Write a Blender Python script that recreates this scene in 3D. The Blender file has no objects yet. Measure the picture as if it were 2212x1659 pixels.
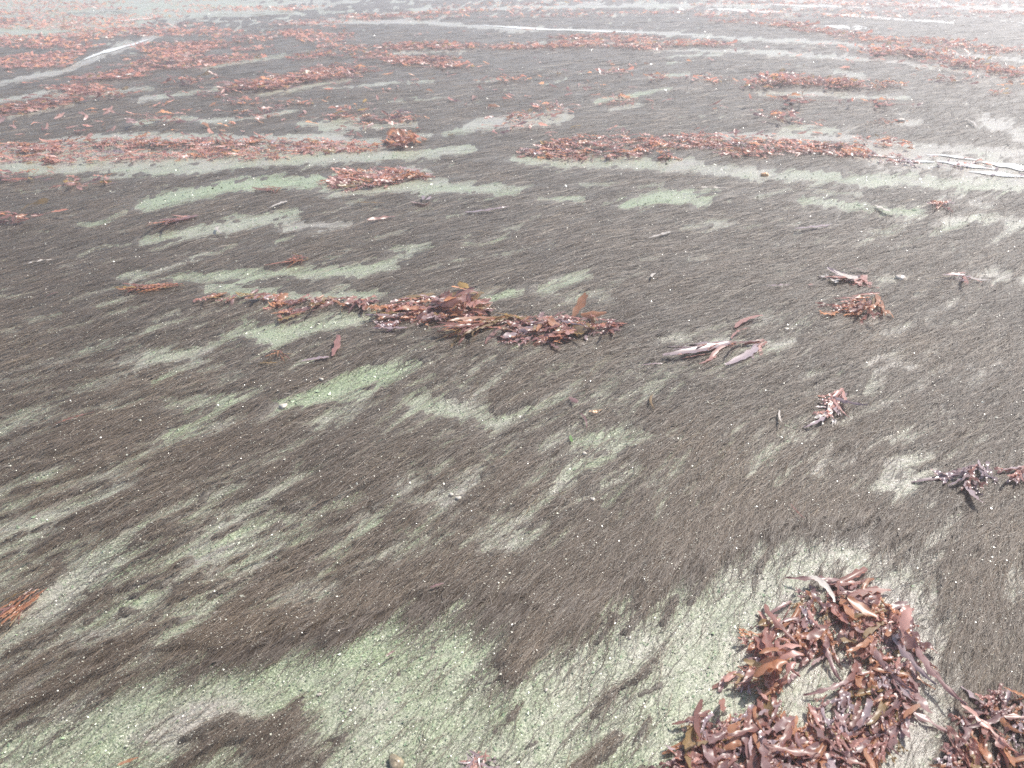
import bpy, math, random
import numpy as np
from mathutils import Vector, Matrix, Euler

random.seed(7)
rng = np.random.default_rng(11)
S = bpy.context.scene
C = S.collection
R = math.radians

# ------------------------------------------------------------------ camera, sky, sun, exposure
HAZE = .0165
CAM_H = 1.5
FPX = 1720.4                      # focal length in units of the 2212 x 1659 layout sheet
PITCH = math.atan((829.5 + 144) / FPX)
cam = bpy.data.cameras.new("camera")
cam.sensor_width = 36.0
cam.lens = 28.0
cam.clip_start = 0.05
cam.clip_end = 12000
cam.dof.use_dof = True
cam.dof.focus_distance = 2.7
cam.dof.aperture_fstop = 5.0
camo = bpy.data.objects.new("camera", cam)
C.objects.link(camo)
camo.location = (0, 0, CAM_H)
camo.rotation_euler = (math.pi / 2 - PITCH, 0, 0)
S.camera = camo

SUN_EL, SUN_AZ = R(52), R(50)     # azimuth to the right of straight ahead
world = bpy.data.worlds.new("World")
S.world = world
world.use_nodes = True
wn = world.node_tree
wn.nodes.clear()
wo = wn.nodes.new("ShaderNodeOutputWorld")
bg = wn.nodes.new("ShaderNodeBackground")
sky = wn.nodes.new("ShaderNodeTexSky")
sky.sky_type = 'NISHITA'
sky.sun_disc = False
sky.sun_elevation = SUN_EL
sky.sun_rotation = SUN_AZ
sky.dust_density = 2.5
bg.inputs["Strength"].default_value = 0.12
wn.links.new(sky.outputs[0], bg.inputs[0])
wn.links.new(bg.outputs[0], wo.inputs[0])

sun = bpy.data.lights.new("sun", 'SUN')
sun.energy = 4.0
sun.angle = R(0.53)
sun.color = (1.0, 0.95, 0.88)
suno = bpy.data.objects.new("sun", sun)
C.objects.link(suno)
sdir = Vector((math.sin(SUN_AZ) * math.cos(SUN_EL), math.cos(SUN_AZ) * math.cos(SUN_EL), math.sin(SUN_EL)))
suno.rotation_euler = sdir.to_track_quat('Z', 'Y').to_euler()
suno.location = sdir * 30

S.view_settings.view_transform = 'Standard'
S.view_settings.look = 'None'
S.view_settings.gamma = 1
S.view_settings.exposure = 0.9
S.view_settings.use_curve_mapping = False
S.cycles.use_denoising = False      # the denoiser smears the fine wet glitter
S.cycles.max_bounces = 8
S.cycles.transparent_max_bounces = 12

# ------------------------------------------------------------------ layout sheet <-> ground
cp, sp = math.cos(PITCH), math.sin(PITCH)

def ground_at(x, y):
    a = (np.asarray(x, float) - 1106) / FPX
    b = -(np.asarray(y, float) - 829.5) / FPX
    t = CAM_H / (sp - b * cp)
    return a * t, (cp + b * sp) * t

def sheet_of(X, Y):
    d = Y * cp + CAM_H * sp
    d = np.maximum(d, 0.05)
    u = Y * sp - CAM_H * cp
    return 1106 + FPX * X / d, 829.5 - FPX * u / d

def hash2(ix, iy, seed):
    h = (ix.astype(np.int64) * 374761393 + iy.astype(np.int64) * 668265263 + seed * 1442695041) & 0xFFFFFFFF
    h = ((h ^ (h >> 13)) * 1274126177) & 0xFFFFFFFF
    h = ((h ^ (h >> 16)) * 2246822519) & 0xFFFFFFFF
    return ((h ^ (h >> 15)) & 0xFFFFFF) / float(0xFFFFFF)

def vnoise(x, y, seed=0):
    ix = np.floor(x); iy = np.floor(y)
    fx = x - ix; fy = y - iy
    fx = fx * fx * (3 - 2 * fx); fy = fy * fy * (3 - 2 * fy)
    a = hash2(ix, iy, seed); b = hash2(ix + 1, iy, seed)
    c = hash2(ix, iy + 1, seed); d = hash2(ix + 1, iy + 1, seed)
    return (a * (1 - fx) + b * fx) * (1 - fy) + (c * (1 - fx) + d * fx) * fy

def fbm(x, y, seed=0, octs=4, gain=0.5):
    s = 0; amp = 1; tot = 0
    for o in range(octs):
        s = s + amp * vnoise(x * 2 ** o + 17.3 * o, y * 2 ** o - 9.1 * o, seed + o)
        tot += amp; amp *= gain
    return s / tot

def sstep(a, b, x):
    t = np.clip((x - a) / (b - a), 0, 1)
    return t * t * (3 - 2 * t)

# direction in which the ebbing water combed the weed
FLOWPTS = np.array([(200, 1400, 232), (100, 1000, 234), (1150, 1400, 234), (1600, 1200, 240), (900, 900, 230),
                    (300, 650, 233), (1500, 600, 211), (2000, 900, 218), (1950, 1250, 230), (1000, 450, 217),
                    (1000, 250, 210), (300, 250, 238), (1700, 500, 210), (2000, 300, 220), (2100, 1500, 236),
                    (600, 1600, 231), (1300, 1650, 232), (500, 60, 215), (1800, 60, 200)], float)

def flow_angle(X, Y):
    x, y = sheet_of(X, Y)
    num = 0; den = 0
    for fx, fy, an in FLOWPTS:
        w = 1.0 / ((x - fx) ** 2 + (y - fy) ** 2 + 150.0 ** 2) ** 1.5
        num = num + w * an; den = den + w
    return np.radians(num / den)

# ------------------------------------------------------------------ where the ground shows between the mats
# (points on the sheet, half width, strength, green 0..1)
GAPS = [
 ([(310,442),(430,415),(560,395),(720,392)],15,1,.95), ([(0,362),(200,362),(420,364),(600,348),(900,336),(1020,322)],10,.95,.5),
 ([(930,402),(1110,412)],10,.8,.6), ([(310,520),(420,500),(560,480),(640,462)],12,.9,.6), ([(620,490),(700,486),(760,490)],9,.8,.1),
 ([(850,541),(930,532)],7,.8,.5), ([(380,603),(520,590),(700,590),(850,577)],9,.7,.7), ([(450,622),(620,642),(830,636)],10,.95,.6),
 ([(540,708),(620,724),(700,692),(830,690)],17,.9,.6), ([(600,742),(720,702)],10,.8,.6), ([(330,772),(420,762)],12,.7,.7),
 ([(600,872),(690,856),(760,826),(890,795)],19,1,1), ([(700,862),(790,850)],10,.7,.6), ([(370,878),(480,860)],12,.75,.7), ([(370,944),(440,906),(505,872)],11,.9,.8),
 ([(560,915),(605,888)],10,.8,.3), ([(890,868),(980,882),(1100,908)],11,.85,.5), ([(1170,622),(1270,596)],10,.8,.8),
 ([(1180,640),(1300,640),(1340,660)],14,.35,.2), ([(1240,958),(1310,940),(1400,940)],12,.95,.8), ([(1240,1014),(1330,990)],7,.8,1),
 ([(1330,965),(1470,930)],8,.7,.6), ([(100,1112),(200,1085),(290,1052)],7,.85,.5), ([(0,1165),(80,1140)],8,.5,.6), ([(60,1000),(160,985)],6,.5,.4),
 ([(0,1412),(60,1360),(110,1323),(187,1246),(233,1206)],24,.95,.45), ([(0,1480),(80,1420),(180,1340)],9,.7,.4),
 ([(330,1300),(400,1330),(430,1300)],22,.9,.5), ([(340,1390),(400,1372),(440,1330)],24,.9,.5), ([(470,1215),(540,1150),(600,1105)],9,.75,.4),
 ([(330,1120),(420,1080)],8,.6,.5), ([(410,1140),(440,1100),(500,1050)],9,.6,.5), ([(520,1110),(600,1060),(650,1020)],11,.7,.5),
 ([(650,1130),(720,1090),(780,1070)],10,.6,.5), ([(880,1080),(960,1075),(1030,1045)],11,.8,.4), ([(960,1090),(1000,1070)],8,.8,.1),
 ([(1040,1110),(1120,1130),(1160,1110)],9,.6,.4), ([(1050,1185),(1110,1165),(1180,1150)],8,.85,.5), ([(1370,1180),(1460,1150)],6,.5,.3),
 ([(1250,1085),(1290,1068)],6,.8,.3), ([(1180,1065),(1240,1045)],6,.5,.2),
 # the large bare area in the foreground
 ([(0,1640),(200,1580),(350,1490),(470,1450),(600,1420)],34,.95,.85), ([(0,1655),(300,1650),(500,1640)],30,.8,.8),
 ([(480,1460),(640,1440),(800,1360),(900,1330)],36,.95,.75), ([(600,1500),(760,1460),(900,1400),(1080,1330)],50,1,.7),
 ([(760,1560),(900,1500),(1050,1420),(1180,1400)],55,1,.7), ([(760,1650),(900,1600),(1050,1520),(1200,1470),(1330,1380)],62,1,.8),
 ([(1000,1660),(1150,1620),(1300,1560),(1420,1480)],60,1,.75), ([(1300,1680),(1420,1620),(1520,1540)],60,1,.8),
 ([(1280,1440),(1420,1380),(1540,1300),(1640,1240)],62,1,.55), ([(1450,1480),(1560,1420),(1680,1330)],70,1,.6),
 ([(1560,1240),(1660,1215),(1740,1190)],26,.95,.25), ([(1700,1240),(1780,1190),(1830,1190)],30,.95,.1),
 ([(1640,1500),(1760,1450),(1900,1400),(1940,1560)],110,1,.3), ([(1500,1640),(1700,1560),(1850,1640)],90,1,.5),
 ([(1890,1290),(1950,1240),(1980,1215)],24,.95,.05), ([(1960,1330),(1990,1440),(1960,1560),(1900,1660)],34,.95,.02),
 ([(1840,1180),(1870,1130)],10,.6,.1), ([(1930,1190),(1975,1150)],12,.7,.05), ([(2000,1180),(2070,1120)],9,.6,.05), ([(2060,1240),(2110,1200)],9,.5,.05),
 ([(2010,1310),(2060,1280)],8,.4,.05), ([(2100,1500),(2200,1480)],8,.3,.1), ([(1940,1620),(1990,1540)],12,.8,.05),
 ([(20,1560),(90,1520)],12,.6,.7), ([(300,1440),(380,1410)],12,.6,.6),
 # right middle
 ([(1425,735),(1490,725)],7,.85,.05), ([(1550,735),(1650,742)],9,.85,.05), ([(1660,744),(1720,738)],6,.5,.05), ([(1490,560),(1560,556)],8,.5,.05),
 ([(1900,604),(1960,600)],8,.8,.15), ([(1930,785),(1990,790)],7,.6,.0), ([(2100,795),(2140,800)],7,.6,0), ([(2060,700),(2110,690)],6,.35,.05),
 ([(1960,1000),(2010,990)],10,.7,.1), ([(1890,1065),(1960,1040),(2020,1020)],9,.6,.05), ([(1860,1005),(1900,995)],5,.4,.05), ([(1660,1115),(1690,1100)],6,.6,.1), ([(1570,1140),(1600,1120)],5,.5,.1),
 ([(2130,590),(2212,600)],12,.8,.0),
 # under and beside the red bands
 ([(1120,342),(1340,352),(1480,362),(1650,376),(1900,392),(2230,402)],12,1,.45), ([(1450,350),(1550,368),(1640,385)],10,.9,.15), ([(1640,384),(1800,386),(1980,398)],9,.7,.3),
 ([(1560,292),(1700,292),(1860,306),(2000,318),(2230,332)],8,.9,.1), ([(1860,332),(2050,352),(2250,376)],20,1.2,.02),
 ([(0,320),(200,300),(420,300),(700,298),(820,310)],9,.95,.25), ([(0,345),(420,340),(800,325)],20,.7,.3),
 ([(1350,442),(1440,425),(1520,432)],13,1,.95), ([(1480,415),(1560,408)],6,.7,.5), ([(1740,432),(1850,446),(1990,462)],11,.8,.8), ([(1760,412),(1860,420)],5,.6,.6),
 ([(2040,478),(2130,470),(2212,482)],9,.8,.25), ([(2100,440),(2150,452)],6,.6,.1), ([(1160,430),(1260,428)],6,.7,.5), ([(1250,400),(1340,395)],5,.6,.4),
 ([(720,378),(930,372)],9,.6,.4), ([(700,408),(800,412),(960,396)],11,.8,.5),
 # far flats
 ([(290,268),(400,256),(490,268)],5,.8,.5), ([(490,264),(640,240)],5,.7,.4), ([(650,268),(770,258)],6,.85,.35), ([(690,276),(900,272)],6,.7,.4),
 ([(430,262),(500,256)],5,.7,.5), ([(1020,270),(1130,262),(1220,250)],14,.9,.15), ([(960,290),(1060,270)],6,.7,.8), ([(1290,218),(1370,208),(1450,190)],5,.95,.85), ([(1320,234),(1380,226)],5,.7,.2),
 ([(1400,168),(1490,158)],4,.7,.6), ([(1690,282),(1740,276),(1800,282)],8,.8,.6), ([(1640,200),(1800,204),(1960,212)],5,.8,.3), ([(1940,268),(1990,262)],6,.8,.0), ([(1800,152),(1870,166)],6,.7,.2),
 ([(2130,262),(2180,275),(2230,300)],15,.9,.0), ([(1840,300),(2000,310)],4,.6,.0),
 ([(880,180),(940,178)],4,.6,.6), ([(1030,175),(1100,170)],3,.5,.5), ([(830,222),(980,208)],3,.35,.4), ([(600,300),(740,285)],4,.6,.3), ([(870,296),(930,292)],5,.5,.4),
 ([(150,150),(220,120),(330,82)],6,.95,.0), ([(620,50),(900,48),(1100,62),(1400,70),(1700,90)],3.5,.95,.1), ([(1400,110),(1700,110)],3,.6,.2),
 ([(1440,122),(1560,116)],3,.6,.4), ([(200,205),(330,190)],5,.7,.5), ([(300,215),(480,190)],5,.6,.5), ([(100,215),(200,190)],5,.6,.3), ([(430,150),(620,120)],5,.6,.4), ([(0,70),(300,45)],14,.6,.6), ([(300,30),(600,15)],10,.6,.6), ([(0,10),(500,0)],12,.7,.7),
 ([(0,180),(150,150)],6,.7,.1), ([(0,220),(120,195)],5,.7,.1), ([(20,255),(160,225)],4,.6,.2), ([(560,205),(760,170)],4,.6,.4), ([(700,190),(860,180)],3,.5,.4),
 ([(850,115),(1000,110)],4,.6,.2), ([(1150,95),(1500,92)],4,.5,.3), ([(1600,110),(1900,130),(2212,170)],5,.7,.2), ([(1700,85),(2212,130)],4,.6,.1), ([(900,20),(1300,14),(1700,10)],3,.6,.2), ([(1700,2),(2212,20)],3,.6,.1),
 ([(1030,410),(1110,400)],5,.5,.4), ([(200,480),(260,470)],4,.4,.3), ([(150,385),(330,378)],4,.5,.4), ([(40,415),(200,400)],4,.4,.5), ([(80,500),(200,490)],4,.3,.4),
 ([(100,720),(200,700)],6,.4,.7), ([(60,690),(130,680)],5,.4,.6), ([(250,600),(330,590)],5,.4,.6),
]
# darker tongues of hair lying over the bare ground
TONGUES = [
 ([(1100,1440),(1160,1380),(1260,1320)],34,.9), ([(1040,1545),(1080,1500),(1140,1462)],8,1), ([(1285,1545),(1330,1490),(1400,1450)],11,1), ([(1390,1500),(1440,1470)],7,.7),
 ([(1250,1660),(1290,1625),(1330,1590)],17,1), ([(690,1650),(730,1605),(790,1545)],11,1), ([(1090,1635),(1160,1600)],9,.7), ([(1020,1580),(1060,1555)],5,.7),
 ([(500,1590),(600,1560),(690,1545)],26,.95), ([(560,1610),(640,1590),(700,1570)],20,.9), ([(380,1655),(470,1600),(560,1560)],12,.8),
 ([(250,1430),(330,1400),(430,1395)],16,.9), ([(100,1490),(220,1420),(330,1380)],18,.9), ([(200,1520),(320,1450),(420,1420)],13,.8), ([(0,1560),(120,1500),(260,1440)],14,.9),
 ([(700,1390),(780,1355),(850,1320)],13,.85), ([(930,1400),(990,1350),(1040,1320)],10,.9), ([(860,1460),(920,1410)],5,.8), ([(1190,1440),(1260,1390),(1300,1350)],8,.7),
 ([(1350,1370),(1390,1320),(1400,1290)],8,.8), ([(1290,1390),(1330,1330)],8,.7), ([(1430,1350),(1460,1290)],9,.8), ([(1490,1300),(1530,1240)],9,.7), ([(1640,1230),(1665,1190)],8,.8), ([(1700,1215),(1725,1180)],7,.7), ([(1790,1240),(1820,1200)],6,.7), ([(1600,1300),(1560,1330)],4,.3),
 ([(830,1430),(870,1410)],6,.7), ([(640,1440),(720,1420)],7,.6), ([(330,1340),(390,1290)],7,.6), ([(520,1420),(470,1450)],7,.6),
]

FRINGE = [(470,1440),(560,1415),(660,1385),(760,1365),(880,1325),(1000,1305),(1100,1320),(1180,1335),(1280,1310),(1380,1275),(1480,1235),(1560,1200),(1650,1175),(1740,1150),(1830,1145),(1900,1155),(1960,1180)]
_fr = random.Random(3)
LOCKS = []
for (xa, ya), (xb, yb) in zip(FRINGE[:-1], FRINGE[1:]):
    n_ = max(2, int(math.hypot(xb - xa, yb - ya) / 34))
    for i in range(n_):
        t = (i + _fr.random()) / n_
        x = xa + (xb - xa) * t; y = ya + (yb - ya) * t - 25
        X_, Y_ = ground_at(x, y); an = float(flow_angle(X_, Y_)) + _fr.gauss(0, .09)
        ln = _fr.uniform(.06, .22); pts = []
        for k_ in range(5):
            aa = an + .25 * math.sin(k_ * 1.3 + i)
            q = sheet_of(X_ + math.cos(aa) * ln * k_ / 4, Y_ + math.sin(aa) * ln * k_ / 4); pts.append((float(q[0]), float(q[1])))
        w_ = _fr.uniform(5, 12)
        TONGUES.append((pts[:2], w_ * .8, .9)); TONGUES.append((pts[1:3], w_ * .5, .5)); LOCKS.append((float(X_), float(Y_), an, ln, w_))

TONGUES.append(([(x, y - 52) for x, y in FRINGE], 30, 1))
TONGUES.append(([(x, y - 95) for x, y in FRINGE[3:14]], 28, .8))

# thin slivers of sand combed open between the strands
def slivers(n, x0, x1, y0, y1, ln0, ln1, h0, h1, s0, s1, g, ok):
    k_ = 0
    while k_ < n:
        x, y = _fr.uniform(x0, x1), _fr.uniform(y0, y1)
        if not ok(x, y): continue
        X_, Y_ = ground_at(x, y); an = float(flow_angle(X_, Y_)) + _fr.gauss(0, .07)
        q = sheet_of(X_ + math.cos(an) * .02, Y_ + math.sin(an) * .02)
        vx, vy = float(q[0]) - x, float(q[1]) - y; m_ = math.hypot(vx, vy); ln = _fr.uniform(ln0, ln1)
        vx, vy = vx / m_ * ln, vy / m_ * ln; b_ = _fr.gauss(0, .06) * ln
        GAPS.append(([(x, y), (x + vx * .5 - vy / ln * b_, y + vy * .5 + vx / ln * b_), (x + vx, y + vy)], _fr.uniform(h0, h1), _fr.uniform(s0, s1), min(1, max(0, g + _fr.gauss(0, .25)))))
        k_ += 1
slivers(120, -60, 1000, 980, 1480, 50, 170, 3, 7.5, .55, 1.0, .5, lambda x, y: y > 980 + .15 * x and y < 1560 - .28 * x)
slivers(45, 850, 1750, 930, 1230, 30, 100, 3, 6, .4, .85, .4, lambda x, y: y < 1330 - .12 * x)
slivers(75, 250, 1150, 400, 900, 35, 120, 2.5, 6, .45, .9, .6, lambda x, y: True)
slivers(30, 1750, 2250, 700, 1250, 25, 80, 3, 6, .35, .8, .05, lambda x, y: True)
slivers(22, 1500, 2250, 400, 500, 40, 120, 2, 4, .4, .8, .5, lambda x, y: True)
slivers(26, 1700, 2020, 1080, 1250, 40, 90, 4, 8, .6, .95, .05, lambda x, y: y > 1060 + .1 * (x - 1700))

ox0, ox1, oy0, oy1, ostep = -520, 2740, -128, 2040, 2.5
gx = np.arange(ox0, ox1, ostep); gy = np.arange(oy0, oy1, ostep)
GXX, GYY = np.meshgrid(gx, gy)
WX, WY = ground_at(GXX, GYY)
FA = flow_angle(WX, WY)
# coordinates along / across the flow, one fixed frame with a gentle warp
A0 = R(229)
warp = (fbm(WX * 0.9, WY * 0.9, 5, 3) - .5)
al = WX * math.cos(A0) + WY * math.sin(A0) + warp * .25
ac = -WX * math.sin(A0) + WY * math.cos(A0) + warp * .35
streak = fbm(al * 5, ac * 32, 21, 3, .6)
streak_big = fbm(al * 1.3, ac * 7, 31, 4, .6)
grain = fbm(WX * 45, WY * 45, 41, 3)
edge_wob = (fbm(al * 6, ac * 36, 51, 4, .65) * 2 - 1) * 1.3

rag = np.clip(.30 + 1.5 * (fbm(al * 9, ac * 42, 57, 3, .6) - .12), .25, 1.15)

def stroke_field(strokes, wob=1.1):
    field = np.zeros_like(GXX); green = np.zeros_like(GXX); wsum = np.zeros_like(GXX) + 1e-6
    for st in strokes:
        pts, hw, s = st[0], st[1], st[2]
        g = st[3] if len(st) > 3 else 0
        px = [p[0] for p in pts]; py = [p[1] for p in pts]
        m = hw * 2.6 + 6
        i0 = max(0, int((min(px) - m - ox0) / ostep)); i1 = min(len(gx), int((max(px) + m - ox0) / ostep) + 2)
        j0 = max(0, int((min(py) - m - oy0) / ostep)); j1 = min(len(gy), int((max(py) + m - oy0) / ostep) + 2)
        if i1 <= i0 or j1 <= j0: continue
        x = GXX[j0:j1, i0:i1]; y = GYY[j0:j1, i0:i1]
        d = np.full(x.shape, 1e9)
        for (ax, ay), (bx, by) in zip(pts[:-1], pts[1:]):
            vx, vy = bx - ax, by - ay
            t = np.clip(((x - ax) * vx + (y - ay) * vy) / (vx * vx + vy * vy + 1e-9), 0, 1)
            d = np.minimum(d, np.hypot(x - ax - t * vx, y - ay - t * vy))
        r = d / (hw * (1.15 if hw > 28 else .98)) + wob * edge_wob[j0:j1, i0:i1]
        f = s * (1 - sstep(.3, 1.5, r))
        if hw < 28: f = f * rag[j0:j1, i0:i1]
        field[j0:j1, i0:i1] = np.maximum(field[j0:j1, i0:i1], f)
        w = s * (1 - sstep(.5, 2.2, d / hw))
        green[j0:j1, i0:i1] += w * g; wsum[j0:j1, i0:i1] += w
    return field, green / wsum, np.clip(wsum, 0, 1)

gap, gcol, gw = stroke_field(GAPS)
ton, _, _ = stroke_field(TONGUES, .6)
gap = gap * (1 - ton)
# outside the photograph the same flats go on: noise alone opens the gaps
far = np.clip((420 - GYY) / 420, 0, 1)
fine_streak = fbm(al * 9, ac * 75, 23, 3, .6)
swing = ((streak - .5) * 1.05 * (1 - .35 * far) + (streak_big - .5) * (.75 + .35 * far) + (fine_streak - .5) * .75 * (1 - .5 * far) + (grain - .5) * .45)
calm = sstep(820, 560, GYY) * (1 - sstep(120, 0, GYY) * .5)      # the mats close up beyond the middle drift line
DENS = .84 + .10 * calm - 1.15 * gap + swing * (1.2 - .35 * calm - .75 * gap) + .5 * ton
left_sparse = sstep(850, 1250, GYY) * (1 - sstep(600, 1150, GXX)) * .17
topleft = sstep(900, 100, GXX) * sstep(160, 0, GYY) * .3
toprow = sstep(70, -20, GYY) * .18
DENS = DENS - left_sparse - topleft - toprow
base_green = .25 + .7 * (fbm(WX * 1.1, WY * 1.1, 61, 3) - .35)
base_green = base_green * (1 - .75 * sstep(1500, 1900, GXX))
GREEN = np.clip(gcol * gw + base_green * (1 - gw), 0, 1)
GREEN = np.clip(GREEN * .85 + .07 + (fbm(WX * 6, WY * 6, 71, 4) - .5) * .8, 0, 1)
LUMP = fbm(WX * 2.1, WY * 2.1, 81, 3) - .5          # low swells of the sand
FINE = fbm(al * 9, ac * 26, 91, 4, .55) - .5        # relief combed along the flow

def sample(F, X, Y):
    x, y = sheet_of(X, Y)
    u = np.clip((x - ox0) / ostep, 0, len(gx) - 1.001); v = np.clip((y - oy0) / ostep, 0, len(gy) - 1.001)
    i = u.astype(int); j = v.astype(int); fu = u - i; fv = v - j
    return (F[j, i] * (1 - fu) + F[j, i + 1] * fu) * (1 - fv) + (F[j + 1, i] * (1 - fu) + F[j + 1, i + 1] * fu) * fv

def ground_z(X, Y):
    X = np.asarray(X, float); Y = np.asarray(Y, float)
    return .03 * sample(LUMP, X, Y) + .006 * sample(FINE, X, Y) * np.clip(6 / np.maximum(Y, 1), .3, 1)

def mat_thick(X, Y):
    d = sample(DENS, X, Y)
    return sstep(.45, 1.0, d)

def top_z(X, Y):
    return float(ground_z(X, Y)) + .010 * float(mat_thick(np.float64(X), np.float64(Y)))

# ------------------------------------------------------------------ materials
def mat(name):
    m = bpy.data.materials.new(name)
    m.use_nodes = True
    nt = m.node_tree
    b = nt.nodes["Principled BSDF"]
    return m, nt, b

def nnode(nt, typ, **kw):
    n = nt.nodes.new(typ)
    for k, v in kw.items():
        setattr(n, k, v)
    return n

def ramp(nt, stops, src):
    r = nnode(nt, "ShaderNodeValToRGB")
    e = r.color_ramp.elements
    while len(e) < len(stops): e.new(.5)
    for el, (p, c) in zip(e, stops):
        el.position = p; el.color = (*c, 1) if len(c) == 3 else c
    nt.links.new(src, r.inputs[0])
    return r

def noise(nt, vec, scale, detail=4, rough=.6):
    n = nnode(nt, "ShaderNodeTexNoise")
    n.inputs["Scale"].default_value = scale; n.inputs["Detail"].default_value = detail; n.inputs["Roughness"].default_value = rough
    if vec is not None: nt.links.new(vec, n.inputs["Vector"])
    return n

def mixc(nt, f, a, b):
    m = nnode(nt, "ShaderNodeMix", data_type='RGBA')
    if hasattr(f, "is_linked"): nt.links.new(f, m.inputs[0])
    else: m.inputs[0].default_value = f
    for k, v in ((6, a), (7, b)):
        if hasattr(v, "is_linked"): nt.links.new(v, m.inputs[k])
        else: m.inputs[k].default_value = (*v, 1)
    return m.outputs[2]

def sand_material():
    m, nt, b = mat("wet_sand")
    tc = nnode(nt, "ShaderNodeTexCoord")
    P = tc.outputs["Object"]
    at = nnode(nt, "ShaderNodeAttribute", attribute_name="green")
    n1 = noise(nt, P, 190, 4, .75); n2 = noise(nt, P, 40, 6); n3 = noise(nt, P, 5, 4)
    sand = ramp(nt, [(.33, (.10, .09, .072)), (.5, (.25, .23, .195)), (.66, (.46, .43, .37))], n1.outputs[0])
    sand2 = mixc(nt, ramp(nt, [(.35, (0, 0, 0)), (.7, (.55, .55, .55))], n3.outputs[0]).outputs[0], sand.outputs[0], (.19, .175, .155))
    grn = ramp(nt, [(.34, (.06, .09, .042)), (.5, (.18, .222, .122)), (.66, (.36, .405, .26))], n1.outputs[0])
    ma = nnode(nt, "ShaderNodeMath", operation='MULTIPLY_ADD')
    nt.links.new(n2.outputs[0], ma.inputs[0]); ma.inputs[1].default_value = 1.1; ma.inputs[2].default_value = -.62
    ad = nnode(nt, "ShaderNodeMath", operation='ADD'); ad.use_clamp = True
    nt.links.new(at.outputs["Fac"], ad.inputs[0]); nt.links.new(ma.outputs[0], ad.inputs[1])
    col = mixc(nt, ad.outputs[0], sand2, grn.outputs[0])
    nt.links.new(col, b.inputs["Base Color"])
    rr = ramp(nt, [(.3, (.20, .20, .20)), (.7, (.5, .5, .5))], n2.outputs[0])
    nt.links.new(rr.outputs[0], b.inputs["Roughness"])
    b.inputs["Specular IOR Level"].default_value = .5
    bp1 = nnode(nt, "ShaderNodeBump"); bp1.inputs["Strength"].default_value = .8; bp1.inputs["Distance"].default_value = .006
    nt.links.new(n2.outputs[0], bp1.inputs["Height"])
    bp2 = nnode(nt, "ShaderNodeBump"); bp2.inputs["Strength"].default_value = .7; bp2.inputs["Distance"].default_value = .002
    nt.links.new(n1.outputs[0], bp2.inputs["Height"]); nt.links.new(bp1.outputs[0], bp2.inputs["Normal"])
    nt.links.new(bp2.outputs[0], b.inputs["Normal"])
    return m

def hair_material(name, lo, hi, rough=.42):
    m, nt, b = mat(name)
    at = nnode(nt, "ShaderNodeAttribute", attribute_name="tint")
    r = ramp(nt, [(0, lo), (.55, tuple((p + q) / 2 for p, q in zip(lo, hi))), (.9, hi), (1, (.21, .16, .08))], at.outputs["Fac"])
    nt.links.new(r.outputs[0], b.inputs["Base Color"])
    b.inputs["Roughness"].default_value = rough
    b.inputs["Specular IOR Level"].default_value = .4
    return m

def mat_sheet_material():
    m, nt, b = mat("matted_algae")
    tc = nnode(nt, "ShaderNodeTexCoord")
    n1 = noise(nt, tc.outputs["Object"], 120, 4, .7); n2 = noise(nt, tc.outputs["Object"], 9, 4)
    r = ramp(nt, [(.34, (.042, .033, .026)), (.52, (.090, .072, .054)), (.64, (.18, .16, .13))], n1.outputs[0])
    col = mixc(nt, n2.outputs[0], r.outputs[0], (.06, .055, .04))
    nt.links.new(col, b.inputs["Base Color"])
    b.inputs["Roughness"].default_value = .5
    bp = nnode(nt, "ShaderNodeBump"); bp.inputs["Strength"].default_value = .9; bp.inputs["Distance"].default_value = .004
    nt.links.new(n1.outputs[0], bp.inputs["Height"]); nt.links.new(bp.outputs[0], b.inputs["Normal"])
    return m

def weed_material(name, dark, light, glow, tr=.4, rough=.36):
    """wet, thin, translucent blade"""
    m, nt, b = mat(name)
    oi = nnode(nt, "ShaderNodeObjectInfo")
    tc = nnode(nt, "ShaderNodeTexCoord")
    n = noise(nt, tc.outputs["Object"], 38, 3)
    ad = nnode(nt, "ShaderNodeMath", operation='MULTIPLY_ADD'); ad.use_clamp = True
    nt.links.new(n.outputs[0], ad.inputs[0]); ad.inputs[1].default_value = .8
    sh = nnode(nt, "ShaderNodeMath", operation='MULTIPLY_ADD')
    nt.links.new(oi.outputs["Random"], sh.inputs[0]); sh.inputs[1].default_value = .8; sh.inputs[2].default_value = -.3
    nt.links.new(sh.outputs[0], ad.inputs[2])
    col = mixc(nt, ad.outputs[0], dark, light)
    nt.links.new(col, b.inputs["Base Color"])
    b.inputs["Roughness"].default_value = rough
    b.inputs["Specular IOR Level"].default_value = .6
    t = nnode(nt, "ShaderNodeBsdfTranslucent")
    g = mixc(nt, ad.outputs[0], tuple(c * .55 for c in glow), glow)
    nt.links.new(g, t.inputs[0])
    mx = nnode(nt, "ShaderNodeMixShader"); mx.inputs[0].default_value = tr
    nt.links.new(b.outputs[0], mx.inputs[1]); nt.links.new(t.outputs[0], mx.inputs[2])
    nt.links.new(mx.outputs[0], nt.nodes["Material Output"].inputs[0])
    return m

def plain(name, col, rough=.4, var=.25, scale=60):
    m, nt, b = mat(name)
    tc = nnode(nt, "ShaderNodeTexCoord")
    n = noise(nt, tc.outputs["Object"], scale, 4)
    r = ramp(nt, [(.3, tuple(c * (1 - var) for c in col)), (.7, tuple(min(1, c * (1 + var)) for c in col))], n.outputs[0])
    nt.links.new(r.outputs[0], b.inputs["Base Color"])
    b.inputs["Roughness"].default_value = rough
    return m

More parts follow.
